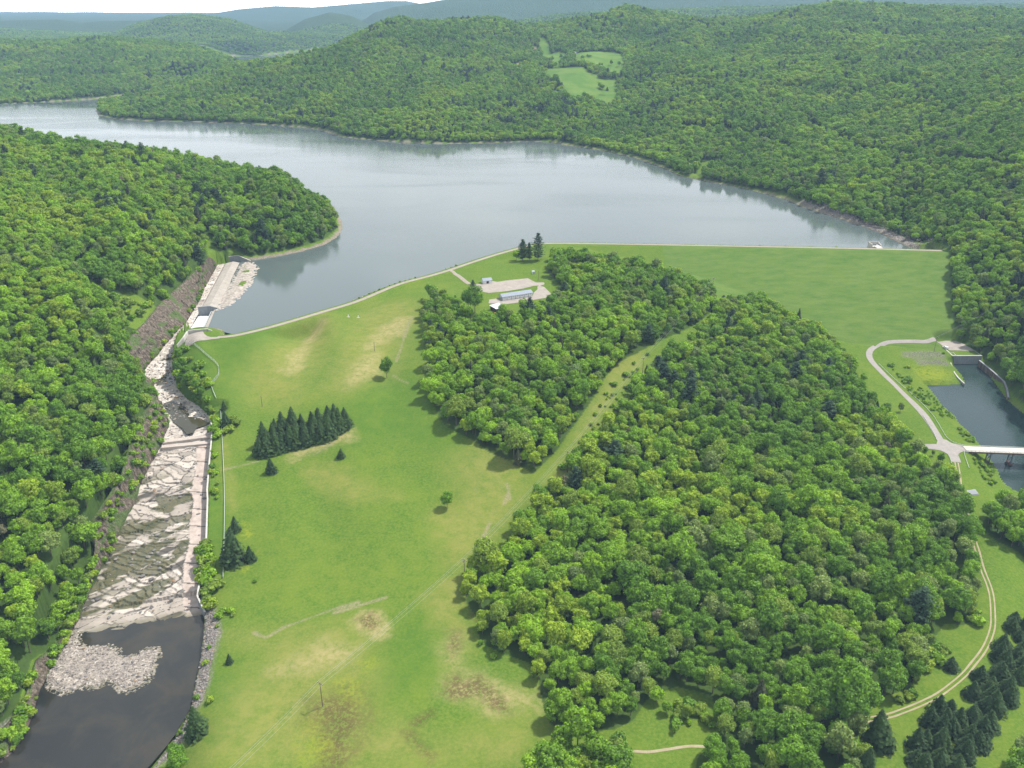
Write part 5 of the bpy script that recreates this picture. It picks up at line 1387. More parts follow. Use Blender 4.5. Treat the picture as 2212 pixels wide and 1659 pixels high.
patch("yard_apron", G(cropB([(1590, 1043), (1672, 1075), (1830, 1237), (980, 1370), (700, 1352), (715, 1285), (880, 1265), (940, 1308), (1460, 1225), (1490, 1160), (1548, 1112), (1545, 1060)]))[:, :2], MAT['lot'], .2, "gravel apron in front of the long maintenance shed")
loop = spline(G(cropO([(945, 222), (820, 214), (700, 213), (520, 216), (400, 232), (310, 262), (258, 300), (242, 345), (258, 395), (305, 455), (400, 555), (520, 670), (640, 790), (740, 890), (830, 1000), (900, 1110), (955, 1200), (975, 1240)]))[:, :2], 2.0)
strip("loop_road", loop, 5.4, MAT['asphalt'], .2, "pale asphalt loop road curving to the dam outlet")
patch("outlet_yard", lev(cropO([(930, 220), (1000, 209), (1100, 210), (1190, 242), (1290, 309), (1045, 304), (985, 272)]), 5.6), MAT['lot'], .2, "gravel parking pad above the outlet headwall")
patch("junction", G(cropO([(775, 1242), (915, 1240), (925, 1200), (1000, 1190), (1060, 1228), (1180, 1254), (1206, 1306), (1150, 1325), (1128, 1345), (1162, 1425), (1065, 1420), (1045, 1360), (1018, 1335), (960, 1305), (778, 1282)]))[:, :2], MAT['asphalt'], .24, "asphalt road junction at the bridge end")
side = spline(G(cropO([(780, 1262), (700, 1262), (560, 1258)]))[:, :2], 3.0)
strip("side_road", side, 4.5, MAT['asphalt'], .2, "side road running from the junction into the wood")
trk = [(1112, 1420), (1125, 1480), (1140, 1570), (1150, 1659)]
trk = cropO(trk) + crop9([(1842, 10), (1862, 100), (1888, 200), (1920, 310), (1955, 430), (1990, 520), (2012, 600), (2020, 700), (2018, 790), (1985, 890), (1935, 970), (1855, 1070), (1770, 1145), (1680, 1212), (1600, 1252), (1530, 1283), (1450, 1312), (1380, 1335), (1250, 1362), (1130, 1400)])
tl = spline(G(trk)[:, :2], 2.0)
tn = np.gradient(tl, axis=0); tn /= np.linalg.norm(tn, axis=1)[:, None]; tn = np.stack([-tn[:, 1], tn[:, 0]], 1)
wob_ = np.array([fbm(np.array([k * .13]), np.array([2.0]))[0] for k in range(len(tl))])
for s in (-1, 1):
    strip("track_rut", tl + tn * (s * 1.05 + wob_[:, None] * .4), .75 + np.abs(wob_) * 1.0, MAT['track'], .12, "left wheel rut of the dirt track" if s > 0 else "right wheel rut of the dirt track")
t2 = spline(G(crop8([(1850, 1555), (1950, 1560), (2060, 1545), (2200, 1525), (2330, 1530)]))[:, :2], 2.0)
strip("track", t2, 1.5, MAT['track'], .1, "bare dirt track in the small clearing")
for pts, nm in (([(792, 262), (812, 262), (840, 264), (862, 267), (880, 268)], "pale lakeshore road showing between trees"), ([(1532, 316), (1545, 318), (1560, 321), (1580, 326)], "short stretch of road on the wooded hillside")):
    ln = spline(np.array([at_range(u, v, 2000 if u < 1000 else 1545)[:2] for u, v in pts]), 8.0)
    strip("hill_road", ln, 9.0, MAT['deck'], 1.6, nm)

# ------------------------------------------------------------------ buildings on the yard
def frame_of(a, b):
    """local axes from ground point a (left front corner) to b (right front corner)"""
    d = np.array(b[:2]) - np.array(a[:2]); L = np.linalg.norm(d)
    return L, math.atan2(d[1], d[0])
a, b = ground(*cropB([(945, 1305)])[0]), ground(*cropB([(1460, 1225)])[0])
L, rz = frame_of(a, b); D, He = 8.4, 3.7
o = thing("maintenance_shed", "long white shed with grey metal roof and a row of garage doors", "shed", (a[0], a[1], min(a[2], b[2]) - .1), rz)
MB().box(0, L, 0, D, -.8, He)._add([(0, 0, He), (0, D, He), (0, D / 2, He + 1.7), (L, 0, He), (L, D, He), (L, D / 2, He + 1.7)], [(0, 1, 2), (3, 5, 4), (0, 2, 5, 3), (1, 4, 5, 2)]).build("wall", MAT['siding'], o)
rf = MB()
for s in (0, 1):
    y0, y1 = (-.6, D / 2) if s == 0 else (D + .6, D / 2)
    z0 = He - .6 * 1.7 / (D / 2) + .06
    rf.hexa([(-.5, y0, z0), (L + .5, y0, z0), (L + .5, y1, He + 1.76), (-.5, y1, He + 1.76)], [(-.5, y0, z0 + .14), (L + .5, y0, z0 + .14), (L + .5, y1, He + 1.9), (-.5, y1, He + 1.9)])
rf.build("roof", MAT['roof'], o)
nb = 7
for k in range(nb):
    x0 = L * (k + .12) / nb; x1 = L * (k + .90) / nb
    dr_ = MB().box(x0, x1, -.06, -.003, 0.1, 3.0).build("garage_door", MAT['white'], o)
    MB().box(x0 + (x1 - x0) * .3, x1 - (x1 - x0) * .3, -.085, -.063, 2.35, 2.65).build("window", MAT['glass'], dr_)
    MB().box(L * k / nb + .03, L * k / nb + .2, -.10, -.003, 0, He - .25).build("downpipe", MAT['grey_door'], o)
for y0 in (1.2, 5.0):
    MB().box(-.06, -.003, y0, y0 + 2.3, .1, 2.9).build("door", MAT['grey_door'], o)
a, b = ground(*cropB([(612, 1018)])[0]), ground(*cropB([(762, 998)])[0])
L, rz = frame_of(a, b); D, He = 7.0, 3.2
o = thing("garage", "small white garage with grey roof and dark central door by the crest road", "garage", (a[0], a[1], min(a[2], b[2]) - .1), rz)
MB().box(0, L, 0, D, -.8, He)._add([(0, 0, He), (0, D, He), (0, D / 2, He + 1.6), (L, 0, He), (L, D, He), (L, D / 2, He + 1.6)], [(0, 1, 2), (3, 5, 4), (0, 2, 5, 3), (1, 4, 5, 2)]).build("wall", MAT['siding'], o)
rf = MB()
for s in (0, 1):
    y0, y1 = (-.5, D / 2) if s == 0 else (D + .5, D / 2)
    z0 = He - .5 * 1.6 / (D / 2) + .06
    rf.hexa([(-.4, y0, z0), (L + .4, y0, z0), (L + .4, y1, He + 1.66), (-.4, y1, He + 1.66)], [(-.4, y0, z0 + .14), (L + .4, y0, z0 + .14), (L + .4, y1, He + 1.8), (-.4, y1, He + 1.8)])
rf.build("roof", MAT['roof'], o)
MB().box(L * .36, L * .62, -.07, -.003, .1, 2.7).build("door", MAT['door_dark'], o)
for x0 in (.05, .66): MB().box(L * x0, L * (x0 + .29), -.06, -.003, .1, 2.6).build("garage_door", MAT['white'], o)
# open pole barn
a, b = ground(*cropB([(835, 1510)])[0]), ground(*cropB([(985, 1468)])[0])
L, rz = frame_of(a, b); D, He = 8.5, 3.6; L = max(L, 7.5)
o = thing("pole_barn", "open-sided timber barn with sloping pale metal roof", "barn", (a[0], a[1], a[2] - .1), rz)
MB().hexa([(-.6, -.8, He - .1), (L + .6, -.8, He - .1), (L + .6, D + .8, He + .9), (-.6, D + .8, He + .9)], [(-.6, -.8, He + .08), (L + .6, -.8, He + .08), (L + .6, D + .8, He + 1.08), (-.6, D + .8, He + 1.08)]).build("roof", MAT['roof_white'], o)
for x in (.15, L / 2, L - .15):
    for y in (.15, D - .15): MB().tube([(x, y, -.6), (x, y, He + (.0 if y < 1 else .85))], .14, 6).build("post", MAT['wood'], o)
MB().box(0, L, D - .06, D + .06, 0, He + .8).build("back_wall", MAT['wood'], o)
MB().box(-.06, .06, .3, D - .2, 0, 2.9).build("side_wall", MAT['wood'], o)
a, b = ground(*cropB([(880, 1535)])[0]), ground(*cropB([(1000, 1528)])[0])
L, rz = frame_of(a, b); D, He = 3.2, 2.3
o = thing("tool_shed", "small weathered shed with grey roof in front of the open barn", "shed", (a[0], a[1], a[2] - .1), rz)
MB().box(0, L, 0, D, -.5, He)._add([(0, 0, He), (0, D, He), (0, D / 2, He + .9), (L, 0, He), (L, D, He), (L, D / 2, He + .9)], [(0, 1, 2), (3, 5, 4), (0, 2, 5, 3), (1, 4, 5, 2)]).build("wall", MAT['post'], o)
rf = MB()
for s in (0, 1):
    y0, y1 = (-.25, D / 2) if s == 0 else (D + .25, D / 2)
    rf.hexa([(-.2, y0, He - .1), (L + .2, y0, He - .1), (L + .2, y1, He + .96), (-.2, y1, He + .96)], [(-.2, y0, He), (L + .2, y0, He), (L + .2, y1, He + 1.06), (-.2, y1, He + 1.06)])
rf.build("roof", MAT['grey_door'], o)
MB().box(L * .52, L * .68, -.05, -.003, .1, 1.9).build("door", MAT['door_dark'], o)
# yellow machines
def machine(u, v, rz, label):
    p = ground(u, v)
    o = thing("yellow_mower", label, "mower", tuple(p), rz)
    MB().box(-1.0, .3, -.55, .55, .35, 1.15).build("hood", MAT['yellow'], o, .08)
    MB().box(.3, 1.1, -.6, .6, .4, .9).build("body", MAT['yellow'], o, .06)
    MB().box(.45, .95, -.3, .3, .9, 1.5).build("seat", MAT['tyre'], o, .05)
    MB().box(-1.2, .2, -.9, .9, .12, .3).build("mower_deck", MAT['yellow'], o, .05)
    for x, r_ in ((-.7, .35), (.75, .55)):
        for s in (-1, 1): MB().tube([(x, s * .6, r_), (x, s * .85, r_)], r_, 14).build("wheel", MAT['tyre'], o)
machine(*cropB([(858, 1532)])[0], .4, "yellow mower parked against the small weathered shed")
machine(*cropB([(818, 1528)])[0], 1.2, "second yellow mower farther left, beside the open barn")
# cabinet and small instruments on the meadow
p = ground(*cropB([(1475, 836)])[0])
o = thing("equipment_cabinet", "small white and grey equipment cabinet on the lawn below the pines", "cabinet", tuple(p), .25)
MB().box(-1.3, 1.3, -1.2, 1.2, 0, 2.6).build("body", MAT['siding'], o, .05)
MB().box(-.5, 1.25, -1.26, -1.203, .15, 2.4).build("door", MAT['grey_door'], o)
MB().box(-1.4, 1.4, -1.35, 1.35, 2.603, 2.75).build("roof", MAT['roof_white'], o)
for k, (uv, lab) in enumerate((((752.5, 684.5), "left white standpipe on a bare ring of earth below the crest"), ((774, 686), "right white standpipe on a bare ring of earth below the crest"))):
    p = ground(*uv)
    o = thing("standpipe", lab, "standpipe", tuple(p))
    MB().tube([(0, 0, -.2), (0, 0, 2.0)], .28, 10).build("pipe", MAT['white'], o)
    MB().lathe([(.36, 0), (.40, .1), (.2, .25)], 10, (0, 0, 2.0)).build("cap", MAT['steel'], o)
    ang = np.linspace(0, 6.283, 13)[:-1]
    patch("bare_ring", np.stack([p[0] + 1.5 * np.cos(ang), p[1] + 1.7 * np.sin(ang)], 1), MAT['track'], .1, "ring of bare earth round a white standpipe", .8)
for uv, nm, lb, rz, sz, mt in (((1240, 127.5), "farmhouse", "tiny white farmhouse among the far hill meadows", .3, (11, 8, 5.5), 'siding'), ((1228, 128.5), "farm_barn", "tiny dark red barn beside the far white farmhouse", .1, (14, 9, 6.5), 'door_dark')):
    d_ = at_range(uv[0], uv[1], 2660); zz_ = H(d_[0], d_[1])
    o = thing(nm, lb, "farm building", (d_[0], d_[1], zz_), rz)
    w_, l_, h_ = sz
    MB().box(-w_ / 2, w_ / 2, -l_ / 2, l_ / 2, -2, h_)._add([(-w_ / 2, -l_ / 2, h_), (-w_ / 2, l_ / 2, h_), (-w_ / 2, 0, h_ + 3), (w_ / 2, -l_ / 2, h_), (w_ / 2, l_ / 2, h_), (w_ / 2, 0, h_ + 3)], [(0, 1, 2), (3, 5, 4), (0, 2, 5, 3), (1, 4, 5, 2)]).build("wall", MAT[mt], o)
    MB().hexa([(-w_ / 2 - .4, -l_ / 2 - .4, h_ - .2), (w_ / 2 + .4, -l_ / 2 - .4, h_ - .2), (w_ / 2 + .4, 0, h_ + 3.05), (-w_ / 2 - .4, 0, h_ + 3.05)], [(-w_ / 2 - .4, -l_ / 2 - .4, h_), (w_ / 2 + .4, -l_ / 2 - .4, h_), (w_ / 2 + .4, 0, h_ + 3.25), (-w_ / 2 - .4, 0, h_ + 3.25)]).build("roof", MAT['roof'], o)
# concrete pads and slabs near the track
q = G([(1 * x / 4.88 + 0 + 3550 * .553 - 0, 0) for x in ()]) if False else None
def slab_thing(name, uv, label, z=.35):
    g = G(uv)[:, :2]; c = g.mean(0); zz = H(*c)
    o = thing(name, label, "slab", (c[0], c[1], zz))
    n = len(g); m = MB()
    m._add([(x - c[0], y - c[1], -.3) for x, y in g] + [(c[0] * 0 + (x - c[0]) * .86, (y - c[1]) * .86, z) for x, y in g], [tuple(range(n))[::-1], tuple(range(n, 2 * n))] + [(k, (k + 1) % n, n + (k + 1) % n, n + k) for k in range(n)])
    m.build("body", MAT['concrete_grey'], o, .1)
def cropD(a): return [(x * .1133 + 1963.2, y * .1133 + 940.1) for x, y in a]
slab_thing("stone_heap", cropD([(1085, 1060), (1100, 1040), (1190, 1048), (1240, 1036), (1275, 1052), (1340, 1140), (1300, 1150), (1180, 1142), (1120, 1110)]), "flat heap of grey crushed stone beside the dirt track", .5)
slab_thing("stone_heap", cropD([(1390, 1380), (1430, 1375), (1500, 1420), (1440, 1425)]), "small pale stone heap under the riverside trees", .4)

# ------------------------------------------------------------------ dam intake and outlet works
c = on_level(1886, 533, 46)
o = thing("intake_tower", "concrete intake platform with parapet standing in the lake beside the crest road", "intake", (c[0], c[1], 44))
base = CREST[np.argmin(np.linalg.norm(CREST - c[:2], axis=1))]
c0 = base + np.array((2.0, 11.0)); o.location = (c0[0], c0[1], 44)
MB().box(-6, 6, 3, 15, -16, 7.0).build("pier", MAT['concrete'], o, .1)
MB().box(-3.2, 3.2, -9, 3.0, 5.6, 7.6).build("access_deck", MAT['concrete'], o)
MB().box(-6, 6, 14.3, 15.0, 7.003, 9.6).build("parapet", MAT['concrete'], o)
MB().box(-6, -5.3, 3, 14.297, 7.003, 9.9).build("parapet", MAT['concrete'], o)
MB().hexa([(5.3, 5, 7.003), (6, 5, 7.003), (6, 14.297, 7.003), (5.3, 14.297, 7.003)], [(5.3, 5, 8.0), (6, 5, 8.0), (6, 14.297, 9.6), (5.3, 14.297, 9.6)]).build("parapet", MAT['concrete'], o)
MB().box(-4.2, 1.5, 9, 10, 7.003, 8.6).build("gate_hoist", MAT['concrete_grey'], o)

a, b = on_level(*cropO([(1050, 432)])[0], RIVER_Z), on_level(*cropO([(1338, 432)])[0], RIVER_Z)
a = a - np.array((0, 1.2, 0)); b = b - np.array((0, 1.2, 0))
o = thing("outlet_headwall", "high grey concrete headwall where water leaves the dam", "headwall", (a[0], a[1], RIVER_Z))
oo = np.array(o.location)
MB().wall(np.array([a[:2], b[:2]]) - oo[:2], 1.2, -5, 7.75).build("wall", MAT['concrete_grey'], o)
MB().wall(np.array([a[:2] - (b - a)[:2] * .01, b[:2] + (b - a)[:2] * .01]) - oo[:2], 1.5, 7.753, 8.35).build("coping", MAT['concrete'], o)
e = on_level(*cropO([(998, 285)])[0], 5.6); g_ = on_level(*cropO([(1240, 270)])[0], 5.6)
MB().wall(np.array([a[:2], e[:2]]) - oo[:2], .9, -2, 8.3).build("return_wall", MAT['concrete'], o)
MB().wall(np.array([b[:2], g_[:2]]) - oo[:2], .6, 4, 8.2).build("return_wall", MAT['concrete_grey'], o)
i0 = a[:2] * .88 + b[:2] * .12
MB().wall(np.array([i0, i0 + (e - a)[:2] * .35, a[:2] + (e - a)[:2] * .35]) - oo[:2], .4, 6, 8.6).build("parapet", MAT['concrete'], o)
wall_thing("basin_wall", "curving pale basin wall on the left of the outlet channel", "wall", [(*cropO([(1052, 420)])[0], .6), (*cropO([(1090, 520)])[0], .2), (*cropO([(1130, 575)])[0], 0.0), (*cropO([(1192, 634)])[0], -.6)], .8, -6, 'concrete_grey')
wall_thing("basin_wall", "long dark stone basin wall under the trees right of the outlet channel", "wall", [(*cropO([(1342, 402)])[0], 3.6), (*cropO([(1480, 515)])[0], 3.0), (*cropO([(1590, 615)])[0], 2.2), (*cropO([(1618, 690)])[0], 1.2), (*cropO([(1632, 772)])[0], .2)], 1.2, -6, 'cliff', None, 'concrete_grey')
# van on the pad
p = on_level(*cropO([(1002, 283)])[0], 5.85)
o = thing("parked_van", "white van parked on the gravel pad above the outlet", "van", tuple(p), R(-62))
m = MB(); prof = [(-2.7, .45), (-2.7, 1.0), (-1.75, 1.25), (-1.05, 2.1), (2.55, 2.15), (2.65, 1.9), (2.7, .45)]
n = len(prof)
m._add([(x, -.95, z) for x, z in prof] + [(x, .95, z) for x, z in prof], [tuple(range(n)), tuple(range(n, 2 * n))[::-1]] + [(k, (k + 1) % n, n + (k + 1) % n, n + k) for k in range(n)])
m.build("body", MAT['white'], o, .06)
MB().hexa([(-1.72, -.8, 1.30), (-1.72, .8, 1.30), (-1.12, .8, 2.02), (-1.12, -.8, 2.02)], [(-1.78, -.8, 1.33), (-1.78, .8, 1.33), (-1.16, .8, 2.06), (-1.16, -.8, 2.06)]).build("windscreen", MAT['glass'], o)
for s in (-1, 1):
    MB().box(-1.2, 1.4, s * .955 - .01, s * .955 + .01, 1.35, 1.95).build("window", MAT['glass'], o)
    for x in (-1.75, 1.7):
        w_ = MB().tube([(x, s * .72, .36), (x, s * .98, .36)], .36, 16).build("wheel", MAT['tyre'], o)
        MB().tube([(x, s * .985, .36), (x, s * 1.0, .36)], .2, 12).build("rim", MAT['steel'], w_)
    MB().box(-2.74, -2.703, s * .75 - .15, s * .75 + .15, .75, .95).build("headlight", MAT['roof_white'], o)

# bridge
a, b = on_level(*cropO([(1197, 1283)])[0], 8.4), on_level(*cropO([(1787, 1305)])[0], 8.4)
L0, rz = frame_of(a, b); L = L0 * 1.9; Wd = 8.4
o = thing("bridge", "pale concrete road bridge with steel guard rails over the river", "bridge", tuple(a), rz)
MB().box(0, L, -Wd / 2, Wd / 2, -.35, .12).build("deck", MAT['deck'], o, .05)
for y in (-3.4, -1.1, 1.1, 3.4): MB().box(.8, L - .8, y - .22, y + .22, -1.6, -.353).build("girder", MAT['rust'] if y < -3 else MAT['pier'], o)
MB().box(-.8, 1.0, -Wd / 2 - .3, Wd / 2 + .3, -6, -.36).build("abutment", MAT['concrete_grey'], o)
for s in (-1, 1):
    rl = MB().box(-1, L, s * (Wd / 2 - .22) - .06, s * (Wd / 2 - .22) + .06, .62, .95).build("guard_rail", MAT['rail'], o)
    for k in range(int(L / 2.6)):
        MB().box(.4 + k * 2.6, .58 + k * 2.6, s * (Wd / 2 - .1) - .08, s * (Wd / 2 - .1) + .08, .1, .62).build("post", MAT['steel'], rl)
for fx in (.43, .80, 1.17, 1.54):
    x = L0 * fx
    pr = MB().box(x - .5, x + .5, -4.0, 4.0, -2.3, -1.605).build("pier", MAT['pier'], o)
    for s in (-1, 1): MB().tube([(x, s * 2.7, -15), (x, s * 2.7, -2.3)], .42, 10).build("column", MAT['pier'], pr)
    MB().tube([(x, -2.7, -10.5), (x, 2.7, -3)], .16, 6).tube([(x, 2.7, -10.5), (x, -2.7, -3)], .16, 6).build("brace", MAT['pier'], pr)
    p = (x, -2.6, -9.8)
    dm = MB()
    for k in range(16):
        q = random.Random(k + int(fx * 90)); an = q.uniform(0, 3.14); ll = q.uniform(.9, 2.2)
        cx_, cy_, cz_ = p[0] + q.uniform(-1.2, 1.2), p[1] + q.uniform(-1, 4.6), p[2] + q.uniform(-.8, .9)
        dm.tube([(cx_ - ll * math.cos(an), cy_ - ll * math.sin(an), cz_), (cx_ + ll * math.cos(an), cy_ + ll * math.sin(an), cz_ + q.uniform(-.5, .5))], q.uniform(.12, .34), 6)
    if fx < 1: dm.build("driftwood", MAT['rust'], pr)

# guard rails along the roads
def guard_rail(label, uv, step=4.0, h=.78):
    ln = resample(spline(G(uv)[:, :2], 1.0), 2.0); z = height(ln[:, 0], ln[:, 1])
    o = thing("guard_rail", label, "guard rail", (ln[0][0], ln[0][1], z[0])); oo = np.array(o.location)
    MB().wall(ln - oo[:2], .14, z + h - .34 - oo[2], z + h + .04 - oo[2]).build("rail", MAT['rail'], o)
    pp = resample(ln, step); pm = MB().box(-.09, .09, -.09, .09, -.3, h - .05).mesh("post", MAT['post'])
    for q in pp: add("post", pm, o, (q[0] - oo[0], q[1] - oo[1], H(*q) - oo[2]))
guard_rail("upper guard rail along the loop road, nearest the outlet", cropO([(335, 440), (430, 530), (520, 615), (608, 690)]))
guard_rail("long guard rail from the loop road round to the bridge", cropO([(640, 715), (760, 830), (860, 935), (930, 1035), (985, 1130), (1020, 1180), (1090, 1230), (1180, 1252)]))
guard_rail("guard rail running down from the near bridge corner", cropO([(1205, 1312), (1190, 1325), (1205, 1390), (1240, 1485)]))
guard_rail("short guard rail stub by the bridge abutment", cropO([(1262, 1322), (1270, 1345)]))
guard_rail("guard rail on the inner side of the loop road by the junction", cropO([(780, 960), (840, 1060), (885, 1130), (915, 1200)]))
guard_rail("short guard rail left of the dirt track's start", cropO([(1030, 1350), (1050, 1390), (1062, 1437)]))

# fences by the channel
def fence(name, label, uv, h, posts=4.0, mesh=True):
    ln = resample(spline(G(uv)[:, :2], 1.0), 2.0); z = height(ln[:, 0], ln[:, 1])
    o = thing(name, label, "fence", (ln[0][0], ln[0][1], z[0])); oo = np.array(o.location)
    pp = resample(ln, posts)[:99]; pm = MB().tube([(0, 0, -.3), (0, 0, h)], .06, 6).mesh("post", MAT['rail'])
    for q in pp: add("post", pm, o, (q[0] - oo[0], q[1] - oo[1], H(*q) - oo[2]))
    m = MB()
    zs = np.linspace(.15, h, 7) if mesh else (h * .55, h)
    for d in zs: m.wall(ln - oo[:2], .05 if mesh else .16, z + d - (.035 if mesh else .12) - oo[2], z + d + (.02 if mesh else .10) - oo[2])
    m.build("wire_mesh" if mesh else "rail", MAT['mesh_wire'] if mesh else MAT['rail'], o)
fence("chain_link_fence", "chain-link fence round the bushy bank below the turnaround", crop4([(1140, 690), (1180, 702), (1260, 760), (1340, 830), (1352, 880), (1345, 905), (1308, 950)]), 2.4)
fence("rail_fence", "pale rail fence curving above the upper channel bend", crop4([(1306, 965), (1318, 1000), (1335, 1040)]), 1.3, 4, False)
fence("rail_fence", "long straight pale rail fence along the meadow above the channel", crop4([(1363, 1110), (1370, 1250), (1378, 1400), (1384, 1550), (1386, 1659)]) + crop7([(1386, 100), (1384, 250), (1380, 400), (1378, 490)]), 1.3, 4, False)

# ------------------------------------------------------------------ single trees, shrubs, poles and wires
def scale_for(kind, uv_base, px):
    p = ground(*uv_base)
    u, v, f = project(*p)
    a, b = math.hypot(p[0], p[1]), CAMZ - p[2]
    hm = px / FPX * f / max(.3, math.cos(math.atan2(b, a)))
    return p, hm / kind[1]
def solo_tree(name, kind, uv, px, label, cat="tree", wide=1.0, group=None):
    p, s = scale_for(kind, uv, px)
    return plant(name, kind, p[0], p[1], p[2] - (.1 if 'broad' not in name else .11 * kind[1] * s), s * wide, s * (1.0 if 'broad' not in name else 1.12), random.Random(int(uv[0] * 7 + uv[1])).uniform(0, 6.28), label, cat, group)
solo_tree("pine_tree", PINE[0], cropB([(1555, 603)])[0], 57, "tallest dark pine of the trio beside the dam crest", wide=.95)
solo_tree("pine_tree", PINE[1], cropB([(1292, 612)])[0], 44, "leftmost pine of the trio beside the dam crest", wide=1.05)
solo_tree("pine_tree", PINE[1], cropB([(1402, 605)])[0], 37, "slim middle pine of the trio beside the dam crest", wide=.8)
solo_tree("broadleaf_tree", BROAD[2], cropB([(1180, 600)])[0], 24, "low light green tree left of the pine trio on the crest", wide=1.0)
solo_tree("broadleaf_tree", BROAD[4], (1026, 676), 62, "big dark double-crowned tree hiding the access road by the yard", wide=1.05)
solo_tree("broadleaf_tree", BROAD[0], (1012, 668), 50, "left companion of the big dark tree by the yard", wide=.9)
solo_tree("pine_tree", PINE[1], (1022, 640), 34, "pine top rising behind the big dark tree by the yard", wide=.9)
solo_tree("pine_tree", PINE[1], cropB([(1410, 1640)])[0], 48, "grey-green pine standing below the long shed's lawn")
solo_tree("broadleaf_tree", BROAD[5], (836, 816), 50, "round dark tree alone on the meadow by the stone gully", wide=.88)
solo_tree("broadleaf_tree", BROAD[5], (966, 1096), 37, "small rounded tree alone in the middle of the open meadow", wide=1.1)
solo_tree("spruce_tree", SPRUCE[0], (587, 1020), 33, "small spruce alone left, below the dark spruce row", wide=1.3)
solo_tree("spruce_tree", SPRUCE[1], (737, 988), 21, "smaller spruce alone right, below the dark spruce row", wide=1.5)
for u, v, px, lb, k in ((505, 1212, 72, "tall dark spruce leaning over the rail fence", 0), (508, 1146, 32, "small spruce just behind the tall fence spruce", 1), (541, 1210, 33, "squat spruce on the meadow side of the tall fence spruce", 1), (428, 1582, 58, "wide blue-green spruce on the stony pool bank", 2), (496, 1432, 20, "tiny dark spruce on the meadow above the pool bank", 1),
                        (484, 885, 22, "small dark conifer at the bend of the pale rail fence", 1), (489, 920, 34, "dark conifer beside the rail fence above the sill", 0)):
    solo_tree("spruce_tree", SPRUCE[k], (u, v), px, lb, wide=1.25)
# the dark row on the meadow
row = crop4([(1610, 1392), (1655, 1374), (1702, 1368), (1742, 1356), (1792, 1332), (1834, 1326), (1882, 1320), (1930, 1308), (1976, 1290), (2020, 1272), (2062, 1250), (2104, 1234), (2142, 1205)])
row2 = crop4([(1640, 1330), (1690, 1318), (1735, 1300), (1780, 1285), (1830, 1278), (1880, 1272), (1930, 1262), (1980, 1245), (2030, 1215), (2070, 1195)])
row3 = crop4([(1700, 1272), (1760, 1258), (1815, 1245), (1870, 1236), (1925, 1222), (2030, 1180)])
rq = random.Random(4)
pos_w = ["leftmost", "second from the left", "third from the left", "fourth from the left", "fifth from the left", "sixth from the left", "seventh from the left", "eighth from the left", "ninth from the left", "tenth from the left", "third from the right", "second from the right", "rightmost"]
for nm, rw in (("front", row), ("middle", row2), ("back", row3)):
    for k, uv in enumerate(rw):
        w_ = pos_w[k] if len(rw) == 13 else ("leftmost" if k == 0 else "rightmost" if k == len(rw) - 1 else pos_w[k])
        solo_tree("spruce_tree", SPRUCE[k % 3], (uv[0] + rq.uniform(-3, 3), uv[1] + rq.uniform(-2, 2)), rq.uniform(36, 54), f"dark spruce, {w_} in the {nm} rank of the meadow's spruce row", wide=rq.uniform(1.2, 1.45), group="spruces of the dark row on the meadow")
# spruces at the lower right
SPR = mixlev([(2060, 1440, 4), (2110, 1395, 4), (2150, 1335, 4), (2215, 1330, 4), (2215, 1440, 4), (2180, 1510, 3), (2150, 1580, 3), (2115, 1680, 3), (1980, 1700, 3), (1965, 1640, 3), (2010, 1560, 3), (1985, 1530, 3), (2040, 1490, 3)])
lo, hi = SPR.min(0), SPR.max(0)
k_ = 0
rs = random.Random(11)
for x in np.arange(lo[0], hi[0], 6.9):
    for y in np.arange(lo[1], hi[1], 6.9):
        q = np.array([[x + rs.uniform(-2.6, 2.6), y + rs.uniform(-2.6, 2.6)]])
        if poly_sd(q, SPR, 20)[0] > 0: continue
        u, v, f = project(q[0][0], q[0][1], 4)
        if np.min(np.linalg.norm(tl - q[0], axis=1)) < 5.5 or u > 2235: continue
        wh = "hugging the bend of the dirt track" if np.min(np.linalg.norm(tl - q[0], axis=1)) < 13 else "against the right edge of the view" if u > 2130 else "in the lowest corner of the spruce stand" if v > 1560 else "in the middle of the lower right spruce stand"
        s = rs.choice((.46, .56, .64, .72, .80)) + rs.uniform(-.05, .05)
        sw = "tall" if s > .74 else "medium" if s > .64 else "shorter"
        plant("spruce_tree", SPRUCE[rs.randrange(3)], q[0][0], q[0][1], H(*q[0]) - .1, (s + .8) * .72, s * rs.uniform(.9, 1.0), rs.uniform(0, 6), f"{sw} dark spruce {wh}", "tree", f"{sw} spruces {wh}")
solo_tree("spruce_tree", SPRUCE[2], crop9([(1312, 1505)])[0], 70, "single dark spruce on the grass inside the track's curve", wide=1.35)
solo_tree("spruce_tree", SPRUCE[1], crop9([(1225, 1700)])[0], 62, "spruce at the foot of the picture left of the grass strip", wide=1.2)
solo_tree("broadleaf_tree", BROAD[2], (2200, 1668), 60, "bright green tree in the lower right corner", wide=1.0)
